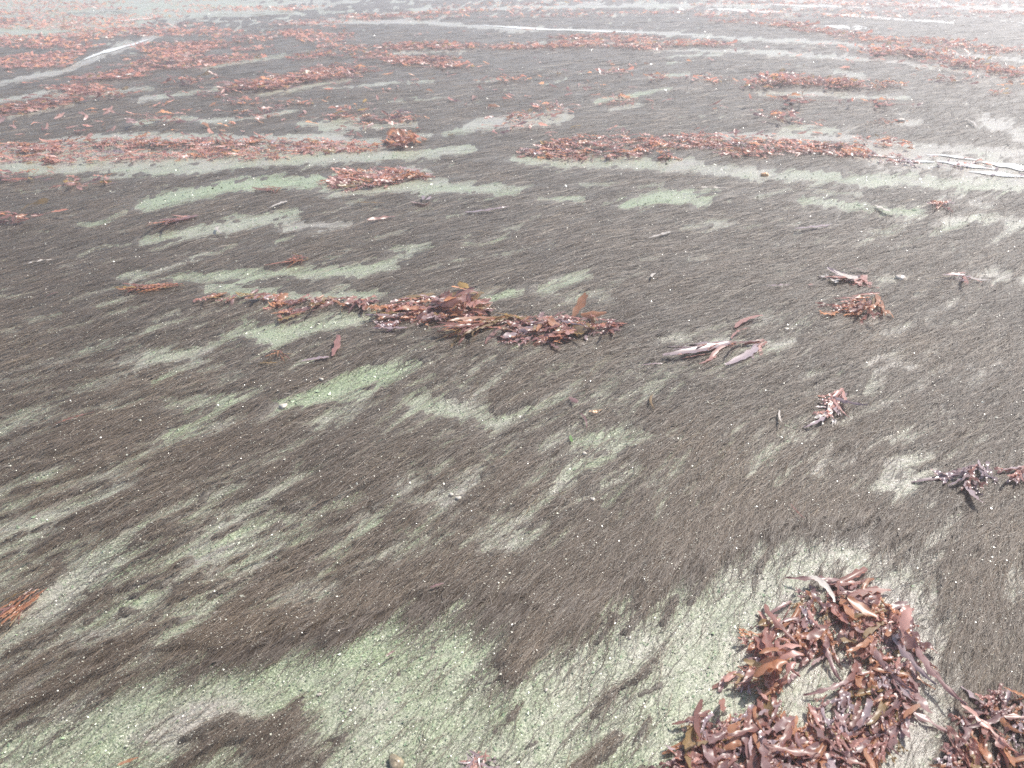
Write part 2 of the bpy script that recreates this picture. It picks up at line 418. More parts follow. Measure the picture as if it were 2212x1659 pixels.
M_SAND = sand_material()
M_HAIR = hair_material("hair_algae", (.046, .034, .025), (.138, .101, .068), .55)
M_MAT = mat_sheet_material()
M_PURPLE = weed_material("purple_weed", (.15, .082, .082), (.30, .19, .185), (.52, .28, .27), .44)
M_RED = weed_material("red_weed", (.17, .075, .065), (.31, .17, .145), (.66, .31, .24), .48)
M_ORANGE = weed_material("orange_weed", (.26, .11, .055), (.42, .22, .13), (.85, .43, .25), .48)
M_TAN = weed_material("olive_weed", (.15, .095, .04), (.26, .18, .09), (.52, .36, .16), .42)
M_PINK = weed_material("pink_weed", (.34, .17, .15), (.50, .30, .26), (.85, .45, .36), .45)
M_BLEACH = weed_material("bleached_weed", (.40, .36, .32), (.62, .57, .52), (.6, .55, .45), .3)
M_VIOLET = weed_material("violet_weed", (.24, .18, .19), (.40, .32, .34), (.5, .36, .36), .4, .25)
M_LETTUCE = weed_material("sea_lettuce", (.10, .19, .05), (.22, .34, .12), (.35, .5, .15), .4, .25)
M_SHELL = plain("shell", (.48, .42, .35), .4)
M_GLINT_GRIT = plain("glint_grit", (.40, .39, .31), .30, .6, 20)
M_GLINT_GRIT.node_tree.nodes["Principled BSDF"].inputs["Specular IOR Level"].default_value = .9  # glossy flakes, put in to sparkle like the wet ground in sun
M_GREENBIT = plain("green_bits", (.21, .275, .165), .25, .5, 40)
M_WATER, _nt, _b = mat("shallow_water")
_b.inputs["Base Color"].default_value = (.60, .60, .58, 1); _b.inputs["Roughness"].default_value = .16; _b.inputs["IOR"].default_value = 1.333  # pale base colour carries the white sun glare of the water

# ------------------------------------------------------------------ mesh helpers
def mesh_from(name, V, F, mats, attrs=None, smooth=True, midx=None):
    """V (n,3), F (m,k) with one k"""
    V = np.asarray(V, np.float32); F = np.asarray(F, np.int32)
    me = bpy.data.meshes.new(name)
    k = F.shape[1]
    me.vertices.add(len(V)); me.vertices.foreach_set("co", V.ravel())
    me.loops.add(F.size); me.loops.foreach_set("vertex_index", F.ravel())
    me.polygons.add(len(F)); me.polygons.foreach_set("loop_start", np.arange(0, F.size, k, dtype=np.int32))
    try: me.polygons.foreach_set("loop_total", np.full(len(F), k, np.int32))
    except Exception: pass
    for m in mats: me.materials.append(m)
    if midx is not None: me.polygons.foreach_set("material_index", np.asarray(midx, np.int32))
    me.update(calc_edges=True)
    me.polygons.foreach_set("use_smooth", np.full(len(F), bool(smooth)))
    if attrs:
        for an, av in attrs.items():
            a = me.attributes.new(an, 'FLOAT', 'POINT')
            a.data.foreach_set("value", np.asarray(av, np.float32))
    return me

def link(name, data, parent=None):
    o = bpy.data.objects.new(name, data)
    C.objects.link(o)
    if parent is not None: o.parent = parent
    return o

def tag(o, label=None, cat=None, group=None, kind=None):
    if label: o["label"] = label
    if cat: o["category"] = cat
    if group: o["group"] = group
    if kind: o["kind"] = kind
    return o

# ------------------------------------------------------------------ the beach
rows_o = np.arange(1990, -96, -5.0)
_, rowY = ground_at(np.full(rows_o.shape, 1106.), rows_o)
cols_a = (np.arange(-430, 2650, 9.5) - 1106) / FPX
allY = np.concatenate([[-20, -5, -1, -.3, .2], rowY, [130, 250, 400, 600]])
alla = np.concatenate([[-1.6, -1.1], cols_a, [1.1, 1.6]])
AA, YY = np.meshgrid(alla, allY)
DD = np.maximum(YY * cp + CAM_H * sp, 8 * (YY < .1) + .5)
XX = AA * DD
inside = (np.abs(AA) < .95) & (YY > .3) & (YY < 100)
ZZ = np.where(inside, ground_z(XX, YY), 0)
GR = np.where(inside, sample(GREEN, XX, YY), .3)
nr, nc = XX.shape
idx = np.arange(nr * nc).reshape(nr, nc)
Fq = np.stack([idx[:-1, :-1], idx[:-1, 1:], idx[1:, 1:], idx[1:, :-1]], -1).reshape(-1, 4)
beach = link("beach", mesh_from("beach", np.stack([XX, YY, ZZ], -1).reshape(-1, 3), Fq, [M_SAND], {"green": GR.ravel()}))
tag(beach, kind="structure")

# felted base of the mats: a relief sheet over the sand wherever the hair lies thick
AA, YY = np.meshgrid(cols_a, rowY)
XX = AA * (YY * cp + CAM_H * sp)
d = sample(DENS, XX, YY)
ZZ = ground_z(XX, YY) - .004 + .013 * sstep(.52, 1.0, d) + .006 * sample(FINE, XX, YY) * np.clip(5 / YY, .4, 1)
nr, nc = XX.shape
idx = np.arange(nr * nc).reshape(nr, nc)
Fq = np.stack([idx[:-1, :-1], idx[:-1, 1:], idx[1:, 1:], idx[1:, :-1]], -1)
keep = np.maximum.reduce([d[:-1, :-1], d[:-1, 1:], d[1:, 1:], d[1:, :-1]]) > .60
Fq = Fq[keep]
used = np.unique(Fq); remap = np.full(nr * nc, -1); remap[used] = np.arange(len(used))
felt = link("algae_mat", mesh_from("algae_mat", np.stack([XX, YY, ZZ], -1).reshape(-1, 3)[used], remap[Fq], [M_MAT]))
tag(felt, "dark felted brown seaweed mat lying flat over the wet sand", "seaweed mat", kind="stuff")

# ------------------------------------------------------------------ hair algae
def strands(name, X, Y, L, W, npts, tint, lift, wig, conv, label, seed, off=None, stray=.24):
    r = np.random.default_rng(seed)
    n = len(X)
    th = flow_angle(X, Y) + r.normal(0, stray, n)
    # locks: strands of one lock draw together towards its middle line
    cellw = np.clip(.030 * np.maximum(Y, 1.2) / 1.8, .03, .14)
    s_c = -X * math.sin(A0) + Y * math.cos(A0) + .03 * np.sin(Y * 9 + X * 5)
    lane = np.round(s_c / cellw)
    own = off
    off = s_c - lane * cellw + (hash2(lane, np.zeros(n), 9) - .5) * cellw * .4
    if own is not None: off = own
    ph = r.uniform(0, 6.28, n); fr = r.uniform(1.5, 4, n)
    ks = np.linspace(0, 1, npts)
    px = np.zeros((n, npts)); py = np.zeros((n, npts)); pz = np.zeros((n, npts))
    cx, cy = X.copy(), Y.copy()
    turn = r.normal(0, .22, n)
    for i, k in enumerate(ks):
        if i:
            a = th + turn * k
            cx = cx + np.cos(a) * L / (npts - 1); cy = cy + np.sin(a) * L / (npts - 1)
        lat = -off * conv * k ** 1.3 + wig * L * np.sin(ph + fr * 6.28 * k) * (.25 + k)
        px[:, i] = cx - np.sin(th) * lat; py[:, i] = cy + np.cos(th) * lat
        mz = mat_thick(px[:, i], py[:, i])
        hump = np.sin(np.pi * np.clip(k * .9 + .05, 0, 1))
        pz[:, i] = ground_z(px[:, i], py[:, i]) + .0015 + .009 * mz + lift * hump * (1 - np.clip(np.abs(off) / cellw, 0, 1)) + r.uniform(0, .003, n)
    P = np.stack([px, py, pz], -1)
    T = np.gradient(P, axis=1); T /= np.linalg.norm(T, axis=2, keepdims=True) + 1e-9
    roll = r.normal(0, .3, n)[:, None] + .3 * np.sin(ph[:, None] + ks[None] * 9)
    side = np.stack([-T[..., 1], T[..., 0], np.zeros_like(px)], -1)
    side /= np.linalg.norm(side, axis=2, keepdims=True) + 1e-9
    up = np.cross(T, side)
    wv = side * np.cos(roll)[..., None] + up * np.sin(roll)[..., None]
    w = (W[:, None] * (1 - .75 * ks[None] ** 2) * .5)[..., None]
    A = P - wv * w; B = P + wv * w
    V = np.stack([A, B], 2).reshape(-1, 3)
    b0 = (np.arange(n) * npts * 2)[:, None] + (np.arange(npts - 1) * 2)[None]
    F = np.stack([b0, b0 + 1, b0 + 3, b0 + 2], -1).reshape(-1, 4)
    o = link(name, mesh_from(name, V, F, [M_HAIR], {"tint": np.repeat(tint, npts * 2)}))
    tag(o, label, "seaweed", kind="stuff")
    return o

NR = 330000
qx = rng.uniform(-330, 2540, NR); qy = rng.uniform(-80, 1930, NR)
X, Y = ground_at(qx, qy)
px_m = (Y * cp + CAM_H * sp) / (FPX * .4629)          # one picture pixel on the ground, in metres
L = rng.lognormal(math.log(.105), .4, NR) * np.clip(px_m / .0028, .9, 4.0) ** .7
th = flow_angle(X, Y)
d0 = sample(DENS, X, Y); d1 = sample(DENS, X + np.cos(th) * L * .5, Y + np.sin(th) * L * .5); d2 = sample(DENS, X + np.cos(th) * L * .95, Y + np.sin(th) * L * .95)
pk = np.maximum(sstep(0, 1.0, d0) * sstep(-.05, .8, d1) * sstep(-.2, .5, d2), .035)
k = rng.uniform(0, 1, NR) < pk
X, Y, L, px_m = X[k], Y[k], L[k], px_m[k]
W = np.maximum(.0006, px_m * .36) * rng.uniform(.5, 1.4, len(X))
tint = np.clip(.5 * fbm(X * 3, Y * 3, 101, 3) + rng.normal(.22, .2, len(X)), 0, .93) + (rng.uniform(0, 1, len(X)) < .012) * .1
near = Y < 3.2
print('hair', near.sum(), (~near).sum())
lab = "fine dark brown hair seaweed combed flat by the ebbing water"
strands("hair_seaweed", X[near], Y[near], L[near], W[near], 7, tint[near], .003, .016, .4, lab, 1)
strands("hair_seaweed", X[~near], Y[~near], L[~near], W[~near], 4, tint[~near], .005, .02, .35, "dark hair seaweed carpet stretching over the distant flats", 2)

# long loose threads trailing from the mats over the bare sand
NR = 90000
qx = rng.uniform(-250, 2460, NR); qy = rng.uniform(640, 1900, NR)
X, Y = ground_at(qx, qy)
L = rng.lognormal(math.log(.17), .3, NR)
th = flow_angle(X, Y)
d0 = sample(DENS, X, Y); d2 = sample(DENS, X + np.cos(th) * L, Y + np.sin(th) * L)
k = rng.uniform(0, 1, NR) < sstep(.3, .6, d0) * (1 - sstep(.2, .5, d2)) * .26 + .008 * sstep(1100, 1300, qy)
X, Y, L = X[k], Y[k], L[k]
strands("hair_seaweed_thread", X, Y, L, np.maximum(.0011, .0009 * Y) * rng.uniform(.7, 1.4, len(X)), 12, rng.uniform(0, .35, len(X)), .002, .05, .55,
        "loose wavy threads of dark hair seaweed trailing onto pale sand", 3)

# combed locks hanging from the edge of the mat over the foreground sand
lx, ly, lo, ll = [], [], [], []
for X_, Y_, an, ln, w_ in LOCKS:
    n_ = int(26 + 7 * w_)
    o_ = np.clip(rng.normal(0, .0011 * w_, n_), -.0026 * w_, .0026 * w_)
    back = rng.uniform(0, .06, n_)
    lx.append(X_ - math.sin(an) * o_ - math.cos(an) * back); ly.append(Y_ + math.cos(an) * o_ - math.sin(an) * back); lo.append(o_)
    ll.append(back + ln * rng.uniform(.35, 1.15, n_))
lx, ly, lo, ll = (np.concatenate(q) for q in (lx, ly, lo, ll))
strands("hair_seaweed_fringe", lx, ly, ll, .0015 * rng.uniform(.6, 1.3, len(lx)), 9, rng.uniform(0, .35, len(lx)), .002, .018, .8,
        "combed dark locks fringing the mat edge over the pale foreground sand", 4, off=lo, stray=.07)

# ------------------------------------------------------------------ grit flakes added for sun glints, and green scraps
def flakes(name, X, Y, Z, size, material, label, cat, seed, tilt=.6, elong=1.0, tint=None):
    r = np.random.default_rng(seed); n = len(X)
    yaw = r.uniform(0, 6.28, n); ta = r.normal(0, tilt, n); tb = r.normal(0, tilt, n)
    u = np.stack([np.cos(yaw), np.sin(yaw), np.sin(ta)], -1); v = np.stack([-np.sin(yaw), np.cos(yaw), np.sin(tb)], -1)
    u /= np.linalg.norm(u, axis=1, keepdims=True); v /= np.linalg.norm(v, axis=1, keepdims=True)
    c = np.stack([X, Y, Z], -1)
    nrm = np.cross(u, v)
    s = size[:, None]
    V = np.empty((n, 4, 3))
    jit = r.uniform(.55, 1.2, (n, 4, 1))
    V[:, 0] = c - u * s * elong * jit[:, 0]; V[:, 1] = c - v * s * jit[:, 1]; V[:, 2] = c + u * s * elong * jit[:, 2]; V[:, 3] = c + v * s * jit[:, 3]
    V[:, ::2] += (nrm * s * r.uniform(.0, .5, (n, 1)))[:, None]
    b = (np.arange(n) * 4)[:, None]
    F = np.concatenate([np.concatenate([b, b + 1, b + 2], 1), np.concatenate([b, b + 2, b + 3], 1)])
    o = link(name, mesh_from(name, V.reshape(-1, 3), F, [material], smooth=False))
    tag(o, label, cat, kind="stuff")

N = 240000
qx = rng.uniform(-250, 2460, N); qy = 1900 - 1880 * rng.uniform(0, 1, N) ** 1.4
X, Y = ground_at(qx, qy)
dd = sample(DENS, X, Y); gg = sample(GREEN, X, Y)
k = rng.uniform(0, 1, N) < np.where(dd > .5, .40, .95)
X, Y, dd = X[k], Y[k], dd[k]
pm = (Y * cp + CAM_H * sp) / (FPX * .4629)
flakes("glint_grit", X, Y, ground_z(X, Y) + .004 + .012 * (dd > .5) * mat_thick(X, Y), pm * rng.lognormal(math.log(.34), .45, len(X)), M_GLINT_GRIT,
       "pale shell grit and sand flecks, added for sun glints over the seaweed flats", "shell grit", 5, .34)
N = 110000
qx = rng.uniform(-250, 2460, N); qy = rng.uniform(330, 1900, N)
X, Y = ground_at(qx, qy)
dd = sample(DENS, X, Y); gg = sample(GREEN, X, Y)
k = rng.uniform(0, 1, N) < (1 - sstep(.3, .75, dd)) * np.clip(gg * 1.3, 0, 1)
X, Y = X[k], Y[k]
pm = (Y * cp + CAM_H * sp) / (FPX * .4629)
flakes("sea_lettuce_scraps", X, Y, ground_z(X, Y) + .002, pm * rng.lognormal(math.log(.5), .45, len(X)), M_GREENBIT,
       "small wet green sea lettuce scraps spread over the bare sand", "sea lettuce", 6, .45, 1.5)

# ------------------------------------------------------------------ water lying in the far hollows
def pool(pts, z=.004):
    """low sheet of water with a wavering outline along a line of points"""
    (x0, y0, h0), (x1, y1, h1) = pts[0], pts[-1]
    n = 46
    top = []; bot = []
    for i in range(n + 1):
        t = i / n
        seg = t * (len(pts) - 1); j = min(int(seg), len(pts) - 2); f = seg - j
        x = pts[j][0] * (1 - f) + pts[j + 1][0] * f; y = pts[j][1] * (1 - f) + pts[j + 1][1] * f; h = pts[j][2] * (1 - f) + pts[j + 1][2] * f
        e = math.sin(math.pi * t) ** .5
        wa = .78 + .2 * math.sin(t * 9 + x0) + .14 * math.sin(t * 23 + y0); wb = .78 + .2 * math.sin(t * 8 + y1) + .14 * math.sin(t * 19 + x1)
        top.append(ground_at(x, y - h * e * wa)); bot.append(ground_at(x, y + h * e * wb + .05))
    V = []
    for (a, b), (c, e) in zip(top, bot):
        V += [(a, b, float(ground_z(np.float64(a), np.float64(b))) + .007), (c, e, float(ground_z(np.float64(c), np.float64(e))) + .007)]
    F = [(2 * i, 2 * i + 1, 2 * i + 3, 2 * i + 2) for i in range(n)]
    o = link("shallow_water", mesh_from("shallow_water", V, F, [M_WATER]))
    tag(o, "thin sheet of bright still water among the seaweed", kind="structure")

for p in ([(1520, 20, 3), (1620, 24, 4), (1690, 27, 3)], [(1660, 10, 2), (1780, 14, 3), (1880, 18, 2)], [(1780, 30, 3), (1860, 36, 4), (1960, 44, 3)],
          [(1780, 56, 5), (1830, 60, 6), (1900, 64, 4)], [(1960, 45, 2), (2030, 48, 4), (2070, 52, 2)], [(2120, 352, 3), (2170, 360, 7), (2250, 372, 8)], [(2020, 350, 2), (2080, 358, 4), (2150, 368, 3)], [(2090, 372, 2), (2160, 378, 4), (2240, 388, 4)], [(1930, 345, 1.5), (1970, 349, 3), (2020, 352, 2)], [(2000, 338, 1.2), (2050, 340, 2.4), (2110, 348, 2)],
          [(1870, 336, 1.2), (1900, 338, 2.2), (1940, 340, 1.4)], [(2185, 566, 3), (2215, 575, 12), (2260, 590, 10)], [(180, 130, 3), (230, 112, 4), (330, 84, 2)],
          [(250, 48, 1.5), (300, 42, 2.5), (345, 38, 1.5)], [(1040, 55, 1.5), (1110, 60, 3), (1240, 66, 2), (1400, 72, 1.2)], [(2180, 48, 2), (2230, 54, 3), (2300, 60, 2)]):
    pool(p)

# ------------------------------------------------------------------ blades
def blade_geo(kind, r, nu=5, nv=11):
    """one blade, length 1 along +Y from its foot at the origin"""
    us = np.linspace(-1, 1, nu); vs = np.linspace(0, 1, nv)
    U, Vv = np.meshgrid(us, vs)
    if kind == "lance":
        hw = .10 * np.sin(np.pi * np.clip(Vv * .80 + .05, 0, 1)) ** .8; ruf = .05; f = r.uniform(2, 3.5)
    elif kind == "oval":
        hw = .20 * np.sin(np.pi * np.clip(Vv ** 1.25 * .93 + .04, 0, 1)) ** .65; ruf = .035; f = r.uniform(1, 2)
    elif kind == "ribbon":
        hw = .055 * (np.sin(np.pi * np.clip(Vv * .94 + .04, 0, 1)) ** .45); ruf = .045; f = r.uniform(3.5, 6)
    else:  # spoon
        hw = .03 + .15 * sstep(.15, .8, Vv) * np.sqrt(np.clip(1 - ((Vv - .72) / .285).clip(0, 1) ** 2, .02, 1)); ruf = .04; f = r.uniform(1.5, 2.5)
    hw = hw * r.uniform(.75, 1.25) * (1 + .16 * np.sin(Vv * r.uniform(8, 20) + r.uniform(0, 6) + U * 1.5))
    ph = r.uniform(0, 6.28, 2)
    x = U * hw
    z = ruf * U ** 2 * np.sin(6.28 * f * Vv + np.where(U > 0, ph[0], ph[1])) * np.sin(np.pi * np.clip(Vv, 0.05, .97))
    z = z + r.uniform(-.35, .55) * hw * U ** 2
    # arch along the length, sideways sweep, twist
    bend = r.uniform(-.6, .9); sweep = r.normal(0, .45); tw = r.normal(0, .4)
    ang = r.uniform(-.05, .2) - bend * (Vv - .25)
    dy = np.cos(ang); dz = np.sin(ang)
    cy = np.cumsum(dy, 0) / nv; cz = np.cumsum(dz, 0) / nv
    cy -= cy[0]; cz -= cz[0]
    t = tw * Vv
    xr = x * np.cos(t) - z * np.sin(t); zr = x * np.sin(t) + z * np.cos(t)
    cy[-1] += r.uniform(-.07, .03, nu); cy[-2] += r.uniform(-.02, .02, nu)      # torn tips
    P = np.stack([xr + sweep * Vv ** 2 * .5, cy, cz + zr], -1).reshape(-1, 3)
    i = np.arange(nu * nv).reshape(nv, nu)
    F = np.stack([i[:-1, :-1], i[:-1, 1:], i[1:, 1:], i[1:, :-1]], -1).reshape(-1, 4)
    return P, F

def forked_geo(r):
    """flat frond forking two or three times"""
    Vs = []; Fs = []; base = 0
    def arm(o, a, ln, w, lev, z):
        nonlocal base
        n = 6; nu = 3
        rows = []
        for i in range(n):
            t = i / (n - 1)
            aa = a + bendv * t * .4
            c = o + np.array([math.sin(aa), math.cos(aa)]) * ln * t
            ww = w * (1 - .25 * t) * (1 if lev else 1.1) * (1 if i < n - 1 else (.35 if lev == 0 else 1))
            pr = np.array([math.cos(aa), -math.sin(aa)])
            for u in (-1, 0, 1):
                q = c + pr * u * ww
                rows.append((q[0], q[1], z + .04 * math.sin(t * 7 + u * 1.7 + ph) * (u * u) + .03 * math.sin(3 * t + ph)))
        i0 = base; Vs.extend(rows); base += n * nu
        for i in range(n - 1):
            for j in range(nu - 1):
                a0 = i0 + i * nu + j
                Fs.append((a0, a0 + 1, a0 + nu + 1, a0 + nu))
        end = c
        if lev:
            for sgn in (-1, 1):
                arm(end - np.array([math.sin(a), math.cos(a)]) * ln * .06, a + sgn * r.uniform(.22, .5), ln * r.uniform(.65, .95), w * .8, lev - 1, z + r.uniform(-.01, .03))
    ph = r.uniform(0, 6); bendv = r.normal(0, .5)
    arm(np.zeros(2), 0, .36, .05, 2, 0)
    V = np.array(Vs); V /= max(.5, V[:, 1].max())
    return V, np.array(Fs)

NVAR = 5
KINDS = ["lance", "oval", "ribbon", "spoon", "fork"]
GEO = {}
r_ = np.random.default_rng(99)
for kd in KINDS:
    GEO[kd] = [forked_geo(r_) if kd == "fork" else blade_geo(kd, r_) for _ in range(NVAR)]
_bm = {}
def blade_mesh(kd, i, material):
    key = (kd, i, material.name)
    if key not in _bm:
        _bm[key] = mesh_from("blade", *GEO[kd][i], [material])
    return _bm[key]

def pick(weights):
    ks = list(weights); t = random.uniform(0, sum(weights.values()))
    for k_ in ks:
        t -= weights[k_]
        if t <= 0: return k_
    return ks[-1]

PAL = {
 "mixed": {M_PURPLE: 4, M_RED: 3, M_ORANGE: 1.6, M_TAN: 1.2, M_PINK: .6},
 "heap": {M_PURPLE: 4, M_RED: 4, M_ORANGE: 2.8, M_TAN: 1.2, M_VIOLET: 1.0, M_PINK: 1.2},
 "purple": {M_PURPLE: 5, M_RED: 2, M_VIOLET: 2, M_TAN: .4},
 "warm": {M_RED: 3, M_ORANGE: 4, M_TAN: 1.5, M_PURPLE: 1, M_PINK: 1},
 "orange": {M_ORANGE: 5, M_RED: 1, M_PINK: 1},
 "brown": {M_ORANGE: 2, M_TAN: 2.5, M_RED: 2},
 "pale": {M_VIOLET: 3, M_PINK: 2, M_BLEACH: .7},
 "wisp": {M_VIOLET: 3, M_PINK: 2.5, M_RED: 1},
 "band": {M_PURPLE: 1.6, M_RED: 2.2, M_ORANGE: 1.6, M_PINK: 4.5, M_TAN: .4, M_VIOLET: .8},
}
MIX = {
 "leafy": {"lance": 5, "oval": .8, "spoon": 1.2, "ribbon": 3, "fork": 2},
 "straps": {"lance": 4, "ribbon": 5, "fork": 4, "spoon": .8},
 "broad": {"oval": 4, "spoon": 4, "lance": 2},
 "ribbons": {"ribbon": 5, "lance": 1.5, "fork": 1},
 "forks": {"fork": 4, "lance": 2, "ribbon": 2},
}

def inside_poly(x, y, poly):
    c = False; j = len(poly) - 1
    for i in range(len(poly)):
        xi, yi = poly[i]; xj, yj = poly[j]
        if (yi > y) != (yj > y) and x < (xj - xi) * (y - yi) / (yj - yi + 1e-12) + xi: c = not c
        j = i
    return c

def put_blade(root, rx, ry, x, y, z, kd, material, size, yaw, pitch, roll, part="blade"):
    o = bpy.data.objects.new(part, blade_mesh(kd, random.randrange(NVAR), material))
    C.objects.link(o); o.parent = root
    o.location = (x - rx, y - ry, z)
    o.rotation_euler = Euler((pitch, roll, yaw), 'XYZ')
    o.scale = (size, size, size)
    return o

def flow_yaw(x, y):
    return float(flow_angle(np.float64(x), np.float64(y))) - math.pi / 2

def heap(name, label, cat, poly, n, size, pal="mixed", mix="leafy", height=.03, spread=.7, holes=(), group=None, pitch=.2, roll=.32, turn=0, lie=.5, bed=0):
    """a heap of loose blades inside an outline given on the sheet"""
    cx = sum(p[0] for p in poly) / len(poly); cy = sum(p[1] for p in poly) / len(poly)
    RX, RY = (float(v) for v in ground_at(cx, cy))
    root = link(name, None); root.location = (RX, RY, 0); tag(root, label, cat, group)
    xs = [p[0] for p in poly]; ys = [p[1] for p in poly]
    got = 0; tries = 0
    while got < n and tries < n * 60:
        tries += 1
        x = random.uniform(min(xs), max(xs)); y = random.uniform(min(ys), max(ys))
        if not inside_poly(x, y, poly) or any(inside_poly(x, y, h) for h in holes): continue
        X_, Y_ = (float(v) for v in ground_at(x, y))
        core = sum(inside_poly(x + dx, y + dy, poly) for dx, dy in ((-30, 0), (30, 0), (0, -14), (0, 14))) / 4
        sz = random.uniform(*size) * random.uniform(.8, 1.15)
        z = top_z(X_, Y_) + .006 + height * random.random() ** 1.4 * core
        kd = pick(MIX[mix])
        if kd == "ribbon": sz *= 1.35
        yw = flow_yaw(X_, Y_) + random.gauss(0, spread) + turn
        # the foot is set back so that the middle of the blade lies at the chosen spot
        bx = X_ + math.sin(yw) * sz * lie; by = Y_ - math.cos(yw) * sz * lie
        if holes:
            ends = [sheet_of(bx - math.sin(yw) * sz * f_, by + math.cos(yw) * sz * f_) for f_ in (0, .25, .75, 1)]
            if any(inside_poly(float(q[0]), float(q[1]), h) for q in ends for h in holes): continue
        put_blade(root, RX, RY, bx, by, z, kd, pick(PAL[pal]), sz, yw, random.gauss(.05, pitch * .5), random.gauss(0, roll), {'ribbon': 'strap', 'fork': 'forked_frond'}.get(kd, 'blade'))
        got += 1
    if bed:
        Vs = []; Fs = []; b = 0; k_ = 0; mi = []; ml = list(PAL[pal])
        while k_ < bed:
            x = random.uniform(min(xs), max(xs)); y = random.uniform(min(ys), max(ys))
            if not inside_poly(x, y, poly) or any(inside_poly(x, y, h) for h in holes): continue
            X_, Y_ = (float(v) for v in ground_at(x, y))
            kd = pick(MIX[mix]); V, F = GEO[kd][random.randrange(NVAR)]
            e = Euler((random.gauss(.03, .08), random.gauss(0, .25), flow_yaw(X_, Y_) + random.gauss(0, spread)))
            sb = random.uniform(size[0] * .5, size[1] * .7)
            qe = sheet_of(X_ - math.sin(e.z) * sb, Y_ + math.cos(e.z) * sb)
            if any(inside_poly(float(qe[0]), float(qe[1]), h) for h in holes): continue
            Vs.append(V * sb @ np.array(e.to_matrix()).T + np.array((X_ - RX, Y_ - RY, top_z(X_, Y_) + .003 + .012 * random.random())))
            Fs.append(F + b); b += len(V); mi += [ml.index(pick(PAL[pal]))] * len(F); k_ += 1
        o = link("weed_bed", mesh_from("weed_bed", np.concatenate(Vs), np.concatenate(Fs), ml, midx=mi), root)
        o["kind"] = "stuff"
    return root

# ---- the two heaps of the foreground
BR = [(1760,1270),(1850,1258),(1905,1290),(1960,1330),(1985,1400),(1992,1470),(1975,1530),(1930,1600),(1900,1665),(1600,1690),(1450,1680),(1470,1610),(1500,1560),(1560,1490),(1570,1430),(1640,1360),(1700,1310)]
HOLES = [[(1700,1482),(1752,1436),(1835,1402),(1832,1466),(1772,1516)], [(1560,1370),(1610,1385),(1600,1440),(1550,1440)], [(1685,1500),(1722,1490),(1730,1535),(1705,1550)], [(1530,1520),(1640,1500),(1610,1535),(1540,1545)]]
heap("red_seaweed_heap", "large heap of wet red and purple blades around a bare sand hollow, biggest of all", "seaweed heap", BR, 297, (.06, .115), "heap", "straps", .012, .40, HOLES, bed=380, roll=.2, pitch=.1)
heap("red_seaweed_heap", "red and orange seaweed heap on dark hair weed beside the largest heap", "seaweed heap",
     [(2030,1690),(2040,1610),(2085,1540),(2120,1500),(2180,1495),(2240,1530),(2260,1640),(2200,1690)], 66, (.05, .095), "heap", "straps", .012, .6, bed=60)

def single(name, label, kd, material, x0, y0, x1, y1, part=None, lift=.01, roll=0., pitch=.05, wide=1.0, group=None, var=None, cat="seaweed frond"):
    """one blade from (x0,y0) to (x1,y1) on the sheet, a thing of its own"""
    a = [float(v) for v in ground_at(x0, y0)]; b = [float(v) for v in ground_at(x1, y1)]
    ln = math.hypot(b[0] - a[0], b[1] - a[1])
    o = link(name, blade_mesh(kd, random.randrange(NVAR) if var is None else var, material))
    o.location = (a[0], a[1], top_z(a[0], a[1]) + lift * .6 + .004)
    o.rotation_euler = (pitch, roll, math.atan2(b[1] - a[1], b[0] - a[0]) - math.pi / 2)
    o.scale = (ln * wide, ln, min(ln * .6, .1))
    tag(o, label, cat, group)
    return o

single("seaweed_frond", "glossy plump orange blade lying across the top of the largest red heap", "oval", M_ORANGE, 1880, 1378, 1803, 1346, lift=.12, wide=.95)
single("seaweed_frond", "buff tan strap at the upper edge of the largest red heap", "ribbon", M_BLEACH, 1745, 1260, 1822, 1290, lift=.04, wide=1.9)
single("seaweed_frond", "pinkish oblong blade standing at the outer edge of the largest heap", "oval", M_PINK, 1955, 1345, 1925, 1400, lift=.09, wide=.6)
cl = link("orange_seaweed_cluster", None)
cx_, cy_ = (float(v) for v in ground_at(1650, 1440)); cl.location = (cx_, cy_, 0)
tag(cl, "cluster of plump orange and pink blades beside the sand hollow in the largest heap", "seaweed cluster")
for (xa, ya, xb, yb, m_) in [(1690,1455,1600,1468,M_ORANGE),(1690,1450,1620,1440,M_ORANGE),(1720,1440,1655,1432,M_PINK),(1725,1455,1665,1455,M_PINK),(1700,1435,1672,1415,M_PINK),(1640,1470,1595,1475,M_TAN),(1690,1470,1640,1472,M_ORANGE),(1710,1470,1680,1480,M_PINK)]:
    a = [float(v) for v in ground_at(xa, ya)]; b = [float(v) for v in ground_at(xb, yb)]
    ob_ = put_blade(cl, cx_, cy_, a[0], a[1], top_z(*a) + random.uniform(.055, .075), "oval", m_, math.hypot(b[0] - a[0], b[1] - a[1]) * 1.05, math.atan2(b[1] - a[1], b[0] - a[0]) - math.pi / 2, .1, random.gauss(0, .3))
    ob_.scale.x *= .85

